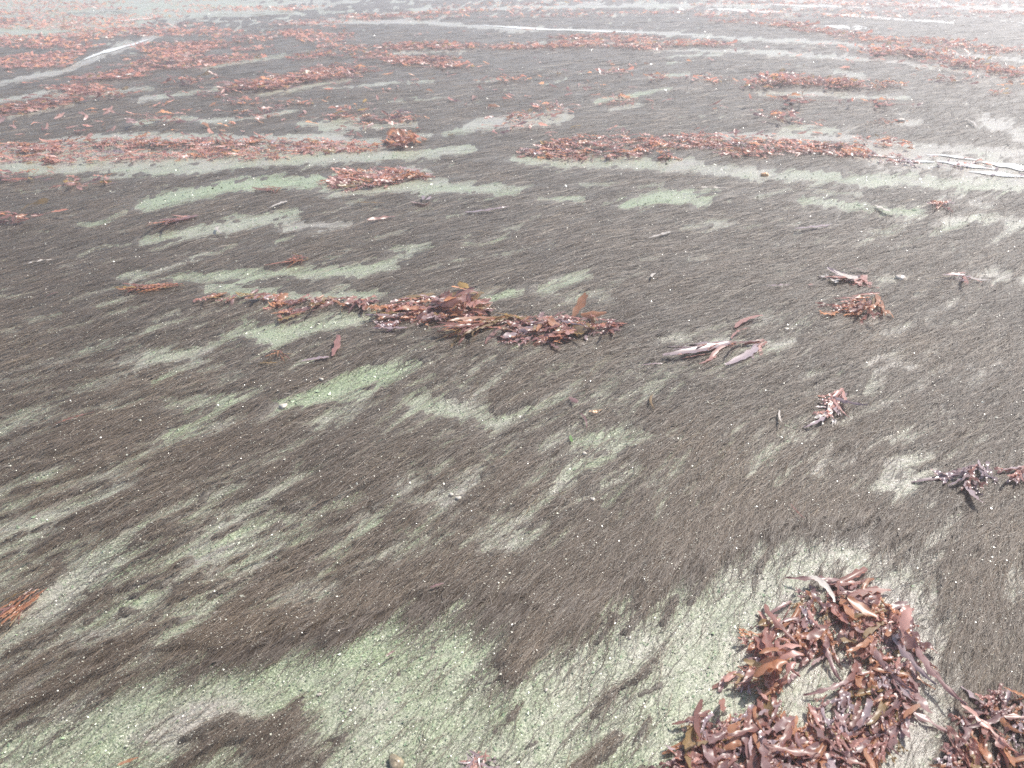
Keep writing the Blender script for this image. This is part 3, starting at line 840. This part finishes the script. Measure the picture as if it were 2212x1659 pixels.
# ---- the drift line across the middle
heap("red_seaweed_drift", "thin drift of brown and violet blades tapering out over the green gap", "seaweed drift",
     [(410,656),(480,640),(560,638),(640,648),(700,650),(760,652),(825,660),(800,672),(720,672),(640,690),(590,692),(620,672),(520,655)], 48, (.08, .14), "heap", "straps", .015, .4, bed=25)
heap("red_seaweed_drift", "flat drift of purple and olive blades running into the tall orange heap", "seaweed drift",
     [(810,690),(850,660),(900,645),(950,645),(960,665),(985,690),(960,705),(890,700),(850,712)], 56, (.08, .15), "heap", "straps", .02, .4, bed=30)
heap("red_seaweed_heap", "tall upright heap of orange and wine red blades in the middle drift line", "seaweed heap",
     [(940,690),(960,655),(1000,645),(1035,655),(1058,680),(1040,695),(990,705)], 62, (.08, .13), "warm", "broad", .09, .8, pitch=.5, roll=.6, bed=30)
def spray(name, label, x0, y0, x1, y1, n, size, pal, fan=.25, width=10, part="frond", wide=.5, kd=("ribbon",), lift=.02, cat="seaweed plant"):
    """a plant whose narrow fronds fan out from its foot at (x0,y0) towards (x1,y1)"""
    a = [float(v) for v in ground_at(x0, y0)]; b = [float(v) for v in ground_at(x1, y1)]
    ln = math.hypot(b[0] - a[0], b[1] - a[1]); yw = math.atan2(b[1] - a[1], b[0] - a[0]) - math.pi / 2
    root = link(name, None); root.location = (a[0], a[1], 0); tag(root, label, cat)
    for i in range(n):
        t = random.random() ** 1.2 * .65
        sx, sy = x0 + (x1 - x0) * t + random.gauss(0, width), y0 + (y1 - y0) * t + random.gauss(0, width * .3)
        P = [float(v) for v in ground_at(sx, sy)]
        o = put_blade(root, a[0], a[1], P[0], P[1], top_z(*P) + lift * .6 * random.random() + .006, random.choice(kd), pick(PAL[pal]), ln * random.uniform(*size), yw + random.gauss(0, fan), random.gauss(.0, .035), random.gauss(0, .3), part)
        o.scale = (o.scale[0] * wide, o.scale[1], min(o.scale[2] * (.35 if wide > 1 else .8), .12))
    return root
spray("brush_seaweed", "brush-like orange brown weed with thin trailing fronds in the middle drift line", 1125, 695, 965, 738, 46, (.35, .7), "brown", .2, 9, wide=.75, lift=.05)
heap("red_seaweed_heap", "broad flat heap of shiny wine red blades ending the middle drift line", "seaweed heap",
     [(1075,720),(1130,695),(1200,690),(1290,694),(1335,705),(1320,722),(1250,735),(1220,755),(1160,750),(1100,742)], 100, (.07, .14), "heap", "leafy", .022, .7, bed=50)
single("seaweed_frond", "amber translucent blade standing up behind the flat wine red heap", "lance", M_ORANGE, 1236, 692, 1278, 668, lift=.02, pitch=.45, wide=1.2)
single("seaweed_frond", "olive yellow wavy strap above the purple drift", "ribbon", M_TAN, 940, 642, 865, 662, lift=.03, wide=1.6)
single("seaweed_frond", "pale violet ribbon trailing below the purple drift", "ribbon", M_VIOLET, 880, 715, 812, 735, lift=.012, wide=1.2)
single("seaweed_frond", "pale mauve ribbon trailing from the tip of the purple drift", "ribbon", M_VIOLET, 880, 690, 785, 706, lift=.012, wide=.8)
single("seaweed_frond", "lone pinkish lance-shaped blade pointing up below the middle drift line", "lance", M_PINK, 718, 778, 752, 736, lift=.012, wide=.8)
single("seaweed_frond", "lone mauve strap lying flat beside the pinkish lance-shaped blade", "ribbon", M_VIOLET, 712, 780, 645, 797, lift=.01, wide=1.3)
spray("brush_seaweed", "small olive brush of weed beside the lone mauve strap", 612, 768, 590, 785, 14, (.5, 1.0), "brown", .9, 4, wide=.7)
single("seaweed_frond", "faint tan strap lying left of the lone mauve strap", "ribbon", M_TAN, 600, 792, 552, 797, lift=.01, wide=1.2)
spray("red_feather_weed", "pinkish red feathery weed combed flat on the hair mat at the drift line's far end", 398, 622, 262, 636, 34, (.3, .6), "warm", .12, 7, wide=.6, kd=("ribbon",))
spray("red_feather_weed", "red feathery weed fanned out alone on the grey hair mat", 1890, 648, 1830, 690, 24, (.45, .8), "warm", .35, 10, wide=.7, kd=("ribbon", "fork"))
spray("red_feather_weed", "salmon red feathery weed beside the pale stripe in the near hair mat", 95, 1280, 0, 1360, 24, (.35, .7), "warm", .18, 8, wide=.55, kd=("ribbon",))
single("red_thread", "thin red thread of weed lying along the brown hair mat", "ribbon", M_RED, 205, 898, 110, 940, lift=.012, wide=.25, cat="seaweed thread")
single("red_thread", "thin red weed thread among dark hair by the drift of mauve pieces", "ribbon", M_RED, 665, 568, 560, 582, lift=.012, wide=.5, cat="seaweed thread")
spray("pink_tuft", "small pinkish tuft at the end of a thin red weed thread", 668, 562, 630, 575, 12, (.6, 1.1), "warm", .4, 5, wide=.8)

# ---- branched ribbon plant and its neighbours
rp = link("ribbon_seaweed", None); bx_, by_ = (float(v) for v in ground_at(1580, 742)); rp.location = (bx_, by_, 0)
tag(rp, "pinkish ruffled ribbon weed with long spreading straps and one curving up", "seaweed plant")
for (xa, ya, xb, yb, w_, m_) in [(1582,742,1425,768,1.0,M_VIOLET),(1580,745,1480,760,1.1,M_PINK),(1575,750,1435,800,.9,M_VIOLET),(1585,745,1535,778,1.5,M_ORANGE),(1580,735,1590,708,1.6,M_PINK),(1588,712,1612,680,1.5,M_PINK),
    (1545,775,1535,802,1.5,M_PINK),(1640,742,1585,760,1.4,M_PURPLE),(1640,745,1580,772,1.0,M_VIOLET),(1635,755,1590,810,1.2,M_VIOLET),(1650,738,1615,758,1.6,M_RED),(1655,742,1640,765,1.4,M_RED),(1530,765,1440,778,.9,M_PINK),(1560,752,1450,772,.8,M_VIOLET),(1575,748,1500,756,.9,M_PINK),(1570,755,1480,785,.8,M_PINK),(1540,760,1430,764,.7,M_VIOLET),(1610,748,1540,766,.9,M_RED),(1645,745,1610,790,.9,M_PINK),(1530,772,1450,792,1.2,M_PINK),(1590,742,1560,770,1.3,M_RED)]:
    a = [float(v) for v in ground_at(xa, ya)]; b = [float(v) for v in ground_at(xb, yb)]; ln = math.hypot(b[0] - a[0], b[1] - a[1])
    o = put_blade(rp, bx_, by_, a[0], a[1], top_z(*a) + random.uniform(.007, .016), "ribbon", m_, ln, math.atan2(b[1] - a[1], b[0] - a[0]) - math.pi / 2, .02, random.gauss(0, .2), "strap")
    o.scale = (ln * w_ * .8, ln, .07)
single("seaweed_frond", "slim grey curved strap below the ribbon weed", "ribbon", M_VIOLET, 1430, 793, 1378, 800, lift=.012, wide=.8)
spray("violet_seaweed", "translucent violet weed drooping to a curled tip on the dark mat", 1818, 852, 1775, 912, 16, (.35, .65), "pale", .2, 8, wide=.95, kd=("ribbon", "fork"))
single("seaweed_frond", "curled violet strap hanging from the tip of the drooping violet weed", "ribbon", M_VIOLET, 1785, 905, 1770, 948, lift=.012, wide=1.2)
single("seaweed_frond", "small grey bleached strap beside the drooping violet weed", "ribbon", M_BLEACH, 1682, 898, 1672, 938, lift=.008, wide=.6)
spray("violet_seaweed", "violet weed with red forked fronds and one long strap, on gappy mat", 2110, 1010, 2080, 1060, 15, (.5, .9), "wisp", .35, 10, wide=.9, kd=("fork", "ribbon"))
single("seaweed_frond", "long pale violet strap reaching out from the red forked violet weed", "ribbon", M_VIOLET, 2065, 1035, 1975, 1060, lift=.012, wide=.9)
single("seaweed_frond", "drooping violet strap below the red forked violet weed", "ribbon", M_VIOLET, 2085, 1050, 2070, 1105, lift=.012, wide=1.5)
spray("red_seaweed", "red forked weed just beside the violet weed on the gappy mat", 2225, 1015, 2185, 1050, 10, (.6, 1.0), "wisp", .35, 8, wide=.9, kd=("fork", "ribbon"))
single("seaweed_frond", "small dark wine oval blade lying alone on the mat above the pale crab shell", "oval", M_PURPLE, 1230, 868, 1244, 884, lift=.015, wide=.95)
single("seaweed_frond", "purple strap tapering down from the pale crab shell", "ribbon", M_PURPLE, 1252, 898, 1288, 928, lift=.015, wide=.9)
single("sea_lettuce", "small bright green blade on the dark mat below the purple strap", "lance", M_LETTUCE, 1232, 945, 1232, 963, lift=.012, wide=1.1)
single("seaweed_frond", "slim tan strap on the dark mat beside the pale crab shell", "ribbon", M_TAN, 1410, 862, 1380, 890, lift=.012, wide=.7)
single("seaweed_frond", "grey white strap on the mat beyond the ribbon weed", "ribbon", M_BLEACH, 1415, 600, 1390, 612, lift=.015, wide=1.6)
single("seaweed_frond", "white bleached stick-like strap lying on the brown mat", "ribbon", M_BLEACH, 1448, 506, 1420, 528, lift=.015, wide=1.2)
single("seaweed_frond", "pale mauve ruffled strap beside the white stick-like strap", "ribbon", M_VIOLET, 1792, 490, 1742, 515, lift=.01, wide=.9)
single("seaweed_frond", "white curved bleached blade on the green gap", "lance", M_BLEACH, 1890, 448, 1912, 474, lift=.02, wide=.8)
single("seaweed_frond", "white straight bleached stalk on the far grey mat", "ribbon", M_BLEACH, 2080, 262, 2130, 282, lift=.02, wide=.5)
single("seaweed_frond", "white flat eelgrass strip alone on the brown mat", "ribbon", M_BLEACH, 120, 566, 40, 583, lift=.015, wide=.55)
single("seaweed_frond", "dark short eelgrass strip alone on the brown mat", "ribbon", M_PURPLE, 128, 640, 100, 650, lift=.012, wide=.7)
single("seaweed_frond", "white eelgrass strip lying in the pale green gap", "ribbon", M_BLEACH, 622, 443, 595, 458, lift=.015, wide=1.5)
single("seaweed_frond", "white eelgrass strip at the lower edge of the pale green gap", "ribbon", M_BLEACH, 475, 495, 440, 510, lift=.015, wide=1.5)
single("seaweed_frond", "white twig-like strap running across the green gap beyond", "ribbon", M_BLEACH, 1570, 412, 1475, 422, lift=.02, wide=.35)
single("seaweed_frond", "violet twisted strap alone on the brown mat between the drift lines", "ribbon", M_VIOLET, 1005, 463, 1080, 474, lift=.015, wide=1.2)
spray("violet_seaweed", "small upright violet pair of blades on the brown mat between drift lines", 905, 446, 925, 432, 4, (.45, .7), "pale", .9, 6, wide=1.3, kd=("lance", "oval"), lift=.03)
single("seaweed_frond", "rusty brown strap lying below the small upright violet blades", "lance", M_RED, 855, 475, 785, 490, lift=.015, wide=.55)
single("seaweed_frond", "tan strap on the pale streak between the drift lines", "ribbon", M_TAN, 830, 445, 760, 455, lift=.015, wide=.8)
spray("pink_tuft", "loose pinkish weed lying on the pale gap near the white strips", 430, 475, 340, 495, 16, (.4, .8), "band", .25, 6, wide=1.2)
spray("pink_tuft", "rusty flat weed lying in the bright green gap", 610, 412, 560, 420, 12, (.5, .9), "brown", .3, 5, wide=1.2)
spray("violet_seaweed", "small red and white tangle on the grey mat beside a pale sand spot", 1880, 598, 1820, 612, 14, (.5, .9), "pale", .6, 7, wide=1.5, kd=("fork", "ribbon"))
spray("violet_seaweed", "thin curled violet tangle on the far edge of the grey mat", 2100, 595, 2070, 615, 8, (.6, 1.0), "pale", .6, 5, wide=1.2)
spray("pink_tuft", "small red tuft trailing on the green gap beneath the drift row", 2050, 444, 2005, 458, 14, (.35, .6), "band", .5, 8, wide=.8, kd=("ribbon", "fork"))
single("seaweed_frond", "grey pink strap wavering over the grey mat by the red speck", "ribbon", M_VIOLET, 1705, 625, 1655, 632, lift=.012, wide=.8)
single("seaweed_frond", "tiny bright red blade alone on the grey mat", "lance", M_RED, 1755, 625, 1740, 628, lift=.015, wide=1.4)
single("seaweed_frond", "thin dark red thread on the mat at the sand's edge", "ribbon", M_RED, 1705, 1100, 1722, 1140, lift=.012, wide=.35)
single("seaweed_frond", "small wine red scrap lying in the dark hair fringe", "lance", M_PURPLE, 960, 1272, 925, 1282, lift=.015, wide=.8)
single("seaweed_frond", "dark wine blade sunk in the pale green sand", "lance", M_PURPLE, 855, 1415, 830, 1428, lift=.01, wide=.8)
single("seaweed_frond", "orange curled blade at the bottom edge of the green sand", "lance", M_ORANGE, 300, 1640, 250, 1662, lift=.015, wide=.7)

# crab shell, stones, shells
def pebble(name, label, x, y, size, material, cat, group=None, seed=0):
    r = np.random.default_rng(seed)
    nu, nv = 14, 8
    V = []
    for j in range(nv + 1):
        ph = math.pi * j / nv
        for i in range(nu):
            t = 2 * math.pi * i / nu
            k_ = 1 + .13 * math.sin(3 * t + seed) * math.sin(ph) + .10 * math.cos(2 * ph * 2 + t + seed) + r.normal(0, .03)
            V.append((size * k_ * math.sin(ph) * math.cos(t), .75 * size * k_ * math.sin(ph) * math.sin(t), .5 * size * k_ * math.cos(ph)))
    F = [(j * nu + i, (j + 1) * nu + i, (j + 1) * nu + (i + 1) % nu, j * nu + (i + 1) % nu) for j in range(nv) for i in range(nu)]
    a = [float(v) for v in ground_at(x, y)]
    o = link(name, mesh_from(name, V, F, [material]))
    o.location = (a[0], a[1], top_z(*a) + size * .3); o.rotation_euler = (0, 0, seed * 1.3)
    tag(o, label, cat, group)
    return o
M_CRAB = plain("crab_shell", (.55, .34, .20), .35, .5, 120)
cr = pebble("crab_shell", "broken cream and rust crab shell on the dark mat beside the purple strap", 1285, 893, .014, M_CRAB, "crab shell", seed=3)
a = [float(v) for v in ground_at(1285, 893)]
for i, (dx, dy) in enumerate(((-.013, .002), (.012, .005), (.005, -.009))):
    o = link("claw", blade_mesh("oval", i, M_CRAB), cr); o.location = (dx, dy, .004); o.scale = (.016, .016, .016); o.rotation_euler = (.3, .2, i * 2.2)
pebble("shell", "amber oyster-like shell at the bottom edge of the green sand", 855, 1652, .02, plain("amber_shell", (.20, .165, .11), .3, .6, 90), "shell", seed=4)
pebble("shell", "round orange shell on the green gap below the far drift row", 2052 - 400, 378, .03, plain("orange_shell", (.62, .36, .18), .3), "shell", seed=5)
pebble("shell", "bright white shell on the yellowish spot in the grey mat", 1945, 604, .03, M_SHELL, "shell", seed=6)
pebble("shell", "pale round shell standing out beside the small red tangle above the drift row", 1945, 264, .04, M_SHELL, "shell", seed=7)
M_PEB = plain("pebble", (.42, .38, .32), .4)
PEB = ["cream pebble in the pale notch below the brightest green gap", "white pebble, upper one of a close pair in the near mat", "white pebble, lower one of a close pair in the near mat",
       "small pale pebble under the green gap by the purple strap", "small pale pebble at the edge of the brightest green gap", "pale pebble by the sand spots of the ribbon weed",
       "small cream pebble near the end of the dark fringe", "pale pebble in the sandy blotch of the near mat", "white pebble on green sand near the largest heap", "white speck of a pebble on the green sand below the fringe", "tiny white pebble in the middle of the bare green sand"]
for i, (x, y, s) in enumerate([(612, 882, .022), (975, 1072, .012), (990, 1080, .013), (1262, 985, .012), (695, 825, .012), (1700, 712, .02), (1280, 1085, .012), (470, 1330, .012), (1360, 1378, .008), (690, 1500, .008), (1180, 1490, .007)]):
    pebble("pebble", PEB[i], x, y, s * .75, M_PEB, "pebble", "pale pebbles in the gaps", 20 + i)

# a rusty weed-crowned scrap at the bottom edge, white froth beside it
spray("bleached_tangle", "white bleached tangle at the bottom edge of the green sand", 1045, 1640, 1015, 1660, 20, (.6, 1.2), "pale", 1.2, 8, wide=1.2, kd=("fork", "ribbon"))

# ---- the far drift rows: heaps made of blades
def band_poly(pts):
    up = [(x, y - h) for x, y, h in pts]; dn = [(x, y + h) for x, y, h in pts]
    return up + dn[::-1]
BL = [((-60,332,20),(40,332,22),(120,330,24)), ((110,330,24),(200,330,24),(290,326,24)), ((280,324,24),(380,324,22),(460,322,21)), ((450,325,22),(540,326,24),(620,324,22)), ((610,322,16),(700,320,14),(820,319,9))]
BLL = ["paler end of the long reddish drift row, fading out beyond a sandy margin", "pinkish stretch of the long drift row over a bare sand strip", "densest red stretch in the middle of the long drift row",
       "dark red double stretch of the long drift row above a pale tongue", "narrowing red stretch of the long drift row running to the orange clump"]
for p, lb in zip(BL, BLL):
    heap("seaweed_drift", lb, "seaweed drift", band_poly(p), 105, (.07, .14), "band", "straps", .022, .8, bed=90, group="heaps of the long reddish drift row")
heap("red_seaweed_heap", "bright orange clump of upright blades closing the long drift row", "seaweed heap", [(820,318),(850,300),(890,296),(916,306),(912,322),(860,324)], 52, (.10, .17), "orange", "broad", .12, 1.0, pitch=.6, roll=.7)
heap("red_seaweed_heap", "brick red heap lying in the green gap below the orange clump", "seaweed heap", [(700,395),(740,375),(830,368),(920,372),(940,382),(880,395),(800,408),(720,410)], 110, (.09, .15), "band", "straps", .03, .6, bed=120)
BRS = [((1125,335,5),(1180,328,14),(1260,325,22)), ((1250,324,22),(1330,322,24),(1410,320,22)), ((1400,312,14),(1480,310,15),(1560,310,14)), ((1550,320,20),(1640,322,20),(1720,322,18)), ((1710,325,16),(1800,328,14),(1880,332,10))]
BRL = ["tapering tip of the second red drift row against dark hair weed", "thickest brown red stretch of the second drift row", "thin rusty stretch of the second drift row with pale combed sand behind",
       "tangled dark stretch of the second drift row above the pale green sand", "loose purplish end of the second drift row near the bright water"]
for p, lb in zip(BRS, BRL):
    heap("seaweed_drift", lb, "seaweed drift", band_poly(p), 80, (.08, .15), "band", "straps", .028, .7, bed=80, group="heaps of the second red drift row")
heap("red_seaweed_heap", "small orange red tuft on the pale sand below the second drift row", "seaweed heap", [(1415,345),(1440,332),(1462,345),(1440,352)], 16, (.08, .13), "warm", "leafy", .05, .9, pitch=.5)
heap("seaweed_drift", "scattered violet scraps along the bright water at the second drift row's end", "seaweed drift", band_poly([(1880,340,12), (2000,352,14), (2120,366,12), (2240,378,10)]), 60, (.06, .12), "pale", "leafy", .03, .9)

# ---- single tufts standing on the far flats
def tuft_mesh(seed, pal, n, tall):
    """blades growing from one common foot: every blade is tied to it by its own thin stem"""
    r = random.Random(seed); Vs = [np.array([[0, 0, .002]])]; Fs = []; mi = []; b = 1
    mats = [M_PURPLE, M_RED, M_ORANGE, M_PINK, M_TAN]
    w = {"band": (2.4, 3, 2, 4, .4), "dark": (5, 3, .6, 1, .4), "warm": (1, 3, 4, 2, .6)}[pal]
    for i in range(n):
        kd = r.choice(["lance", "lance", "spoon", "ribbon"])
        V, F = GEO[kd][r.randrange(NVAR)]
        s_ = r.uniform(.05, .10)
        e = Euler((abs(r.gauss(.08, .22 * tall)), r.gauss(0, .5), r.uniform(0, 6.28) if r.random() < .5 else R(229 - 90) + r.gauss(0, .5)))
        M = np.array(e.to_matrix())
        loc = np.array((r.gauss(0, .11), r.gauss(0, .075), .004 + r.random() * .05 * tall))
        Vs.append(V * s_ @ M.T + loc); Fs.append(F + b)
        k_ = r.choices(range(5), w)[0]
        mi += [k_] * len(F)
        Fs.append(np.array([[0, b, b + 2, b + 4]])); mi.append(k_)
        b += len(V)
    V = np.concatenate(Vs); V[:, 2] = np.maximum(V[:, 2], .002 + .01 * np.abs(V[:, 0]))
    return mesh_from("seaweed_tuft", V, np.concatenate(Fs), mats, midx=mi)
TM = {p: [tuft_mesh(i * 7 + j, p, 22, {'band': .6, 'dark': 1.0, 'warm': .9}[p]) for i in range(5)] for j, p in enumerate(("band", "dark", "warm"))}

def tuft(x, y, sc, label, pal="band", group=None):
    a = [float(v) for v in ground_at(x, y)]
    o = link("seaweed_tuft", random.choice(TM[pal]))
    o.location = (a[0], a[1], top_z(*a)); o.rotation_euler = (0, 0, random.gauss(0, .3)); s = sc * random.uniform(.85, 1.2)
    o.scale = (s * random.uniform(.9, 1.4), s, s)
    tag(o, label, "seaweed tuft", group)
    return o

NAMED = [(365,264,1.5,"largest dark red tuft, pale tailed, on the brown mat above the long drift row","dark"),
 (512,227,1.4,"compact rusty tuft on the far brown mat behind the largest dark tuft","dark"), (560,250,1.3,"low red streak-like tuft with white gap beneath","band"), (640,226,1.2,"flat reddish tuft trailing beside the compact rusty tuft","band"),
 (772,246,1.4,"dark glistening tuft at the end of a pale streak","dark"), (735,254,1.0,"faint tuft lying along the pale streak","band"), (830,262,1.3,"reddish tuft with a white tail above the orange clump","band"), (868,256,.9,"small upright red tuft above the orange clump","band"),
 (250,217,1.3,"black shiny tuft among pinkish streaks of the far flats","dark"), (405,187,1.4,"rusty tuft on a green streak of the far flats","dark"),
 (1325,158,1.3,"oblong rusty tuft alone on the wide brown mat","band"), (1428,172,1.4,"dark peaked tuft on a green streak","dark"), (1520,175,1.3,"flat red tuft beside the dark peaked tuft","band"), (1095,175,1.2,"faint red streak-like tuft alone on the wide brown mat","band"),
 (1730,226,1.5,"dark red tuft with a white glint, below the far red row","dark"), (1700,250,.9,"thin straggly tuft between the dark tuft and the yellowish spot","band"), (1705,266,1.3,"loose tuft beside the yellowish green spot","dark"),
 (1912,230,1.3,"small dark tuft near the branching white twig","dark"), (2055,181,1.2,"dark red peaked tuft on the grey far mat","dark"), (2165,206,.8,"small brown scrap on the grey far mat","dark"),
 (1345,226,1.0,"straggly weed tuft on a pale streak of the brown mat","band"), (1340,218,.8,"thin curling weed beside the straggly tuft on the pale streak","warm"),
 (1130,262,1.1,"weed scattered over the sandy patch in the wide brown mat","dark"), (1200,240,1.1,"weed at the far corner of the sandy patch","dark"), (1165,252,1.1,"brown weed in the middle of the sandy patch","band"), (1110,275,.9,"thin weed at the near edge of the sandy patch","band"),
 (1910,268,.8,"straggly pale tuft under the small dark tuft","band"), (60,392,1.1,"dark small tuft on the mat under the long drift row's pale end","dark"), (180,400,1.2,"low rusty streak of weed under the long drift row","band"),
 (2040,108,1.0,"scrap of weed beside the bright water streaks","band"), (20,488,1.0,"dark flat scrap by the edge of the brown mat","dark"), (1885,312,.9,"tan scrap beside the white twig above the second drift row","warm"), (1930,318,1.0,"pinkish scrap on the combed pale sand","warm")]
for x, y, s, lb, pl in NAMED:
    tuft(x, y, s, lb, pl)

ROWS = [
 ([(560,190),(660,166),(760,148)], 16, 6, "tuft from left in the slanting row behind the compact rusty tuft", "band"),
 ([(0,250),(120,222),(230,196)], 13, 6, "pinkish tuft from left in the row by the black shiny tuft", "band"),
 ([(150,200),(300,160),(440,138),(560,115)], 22, 7, "reddish tuft from left in the slanting row beside the narrow water", "band"),
 ([(300,140),(420,108),(560,86),(720,66)], 22, 6, "tuft from left in the hazy row just past the narrow water", "band"),
 ([(850,126),(900,140),(940,130),(985,148)], 14, 9, "rusty tuft from left in the compact group on the wide mat", "band"),
 ([(840,106),(920,100),(1010,104)], 12, 4, "tuft from left in the short row behind the compact group", "band"),
 ([(1050,106),(1180,100),(1300,102),(1420,100)], 22, 6, "tuft from left in the row under the white water line", "band"),
 ([(1200,80),(1330,82),(1440,92),(1560,96)], 18, 6, "tuft from left in the row hugging the white water line", "band"),
 ([(1640,186),(1720,182),(1800,186),(1850,190)], 20, 6, "tuft from left in the row on the far green streak", "dark"),
 ([(1905,190),(1930,186)], 2, 2, "tan tuft from left in the pair ending the green streak row", "warm"),
 ([(1880,110),(1980,122),(2080,140),(2230,172)], 22, 6, "tuft from left in the row curving down past the grey mat", "dark"),
 ([(1840,84),(1980,92),(2100,104),(2230,118)], 20, 6, "tuft from left in the row above the curving row", "band"),
 ([(1520,40),(1660,50),(1740,62),(1880,84)], 20, 7, "tuft from left in the loose row among the water streaks", "band"),
 ([(600,60),(760,40),(900,34),(1020,20)], 24, 8, "pink tuft from left in the hazy far row before the top", "band"),
 ([(1480,8),(1700,6),(1900,10),(2100,24),(2230,34)], 18, 4, "faint tuft from left in the last row beyond the water", "band"),
 ([(460,205),(640,180),(800,160)], 10, 5, "tuft from left in the sparse row on the far brown mat", "dark"),
 ([(650,130),(760,110),(830,120)], 12, 7, "tuft from left in the broken row between two hazy rows", "band"),
]
ORD = "first second third fourth fifth sixth seventh eighth ninth tenth eleventh twelfth thirteenth fourteenth fifteenth sixteenth seventeenth eighteenth nineteenth twentieth".split()
ORD += ["twenty-" + o_ for o_ in ORD[:9]]
for pts, n, jy, lb, pl in ROWS:
    for i in range(n):
        t = (i + random.uniform(.2, .8)) / n * (len(pts) - 1); j = min(int(t), len(pts) - 2); f = t - j
        x = pts[j][0] * (1 - f) + pts[j + 1][0] * f; y = pts[j][1] * (1 - f) + pts[j + 1][1] * f + random.gauss(0, jy * .7)
        tuft(x, max(y, -40), random.uniform(.9, 1.6), ORD[i] + " " + lb, pl, group=lb.replace("tuft", "tufts"))

# reddish weed that covers the far flats beyond counting
Vs = []; Fs = []; mi = []; b = 0
mats = [M_PURPLE, M_RED, M_ORANGE, M_PINK, M_TAN]
rr = random.Random(5)
cnt = 0
while cnt < 9000:
    u = rr.random()
    if u < .6: x, y = rr.uniform(-300, 900) , rr.uniform(-30, 150) ; ok = y < 150 - x * .11 + 30 * math.sin(x * .02)
    elif u < .85: x, y = rr.uniform(500, 2500), rr.uniform(-50, 40); ok = True
    else: x, y = rr.uniform(-300, 2500), rr.uniform(60, 300); ok = rr.random() < .25
    if not ok: continue
    X_, Y_ = (float(v) for v in ground_at(x, y))
    if float(fbm(np.float64(X_ * .35), np.float64(Y_ * .8), 131, 3)) < .47: continue
    kd = rr.choice(["lance", "spoon", "ribbon", "lance"])
    V, F = GEO[kd][rr.randrange(NVAR)]
    V = V.reshape(11, 5, 3)[::2, ::2].reshape(-1, 3)
    ii = np.arange(18).reshape(6, 3)
    F = np.stack([ii[:-1, :-1], ii[:-1, 1:], ii[1:, 1:], ii[1:, :-1]], -1).reshape(-1, 4)
    s = rr.uniform(.08, .16)
    e = Euler((abs(rr.gauss(.05, .15)), rr.gauss(0, .5), rr.uniform(0, 6.28)))
    Vs.append(V * s @ np.array(e.to_matrix()).T + np.array((X_, Y_, top_z(X_, Y_) + .01))); Fs.append(F + b); b += 18; mi += [rr.choices(range(5), (2, 3, 2.4, 5, .4))[0]] * len(F); cnt += 1
o = link("distant_red_seaweed", mesh_from("distant_red_seaweed", np.concatenate(Vs), np.concatenate(Fs), mats, midx=mi))
tag(o, "pinkish red seaweed scattered thickly over the most distant flats", "seaweed", kind="stuff")

# ------------------------------------------------------------------ haze volume added to imitate the lens's veiling glare
hz = bpy.data.materials.new("glare_haze"); hz.use_nodes = True
hn = hz.node_tree; hn.nodes.remove(hn.nodes["Principled BSDF"])
pv = hn.nodes.new("ShaderNodeVolumePrincipled")
pv.inputs["Color"].default_value = (.985, .97, 1.0, 1); pv.inputs["Density"].default_value = HAZE; pv.inputs["Anisotropy"].default_value = .25
hn.links.new(pv.outputs[0], hn.nodes["Material Output"].inputs["Volume"])
x0, x1, y0, y1, z0, z1 = -1150, 1150, -40, 640, -1.05, 1.75
V = [(x, y, z) for z in (z0, z1) for x, y in ((x0, y0), (x1, y0), (x1, y1), (x0, y1))]
F = [(3, 2, 1, 0), (4, 5, 6, 7), (0, 1, 5, 4), (1, 2, 6, 5), (2, 3, 7, 6), (3, 0, 4, 7)]
haze = link("haze", mesh_from("haze", V, F, [hz], smooth=False))
tag(haze, "added haze volume veiling the whole seaweed flat like lens glare", "haze", kind="stuff")
print("tris", sum(sum(len(p.vertices) - 2 for p in o.data.polygons) for o in C.objects if o.type == "MESH" and o.data.users == 1))
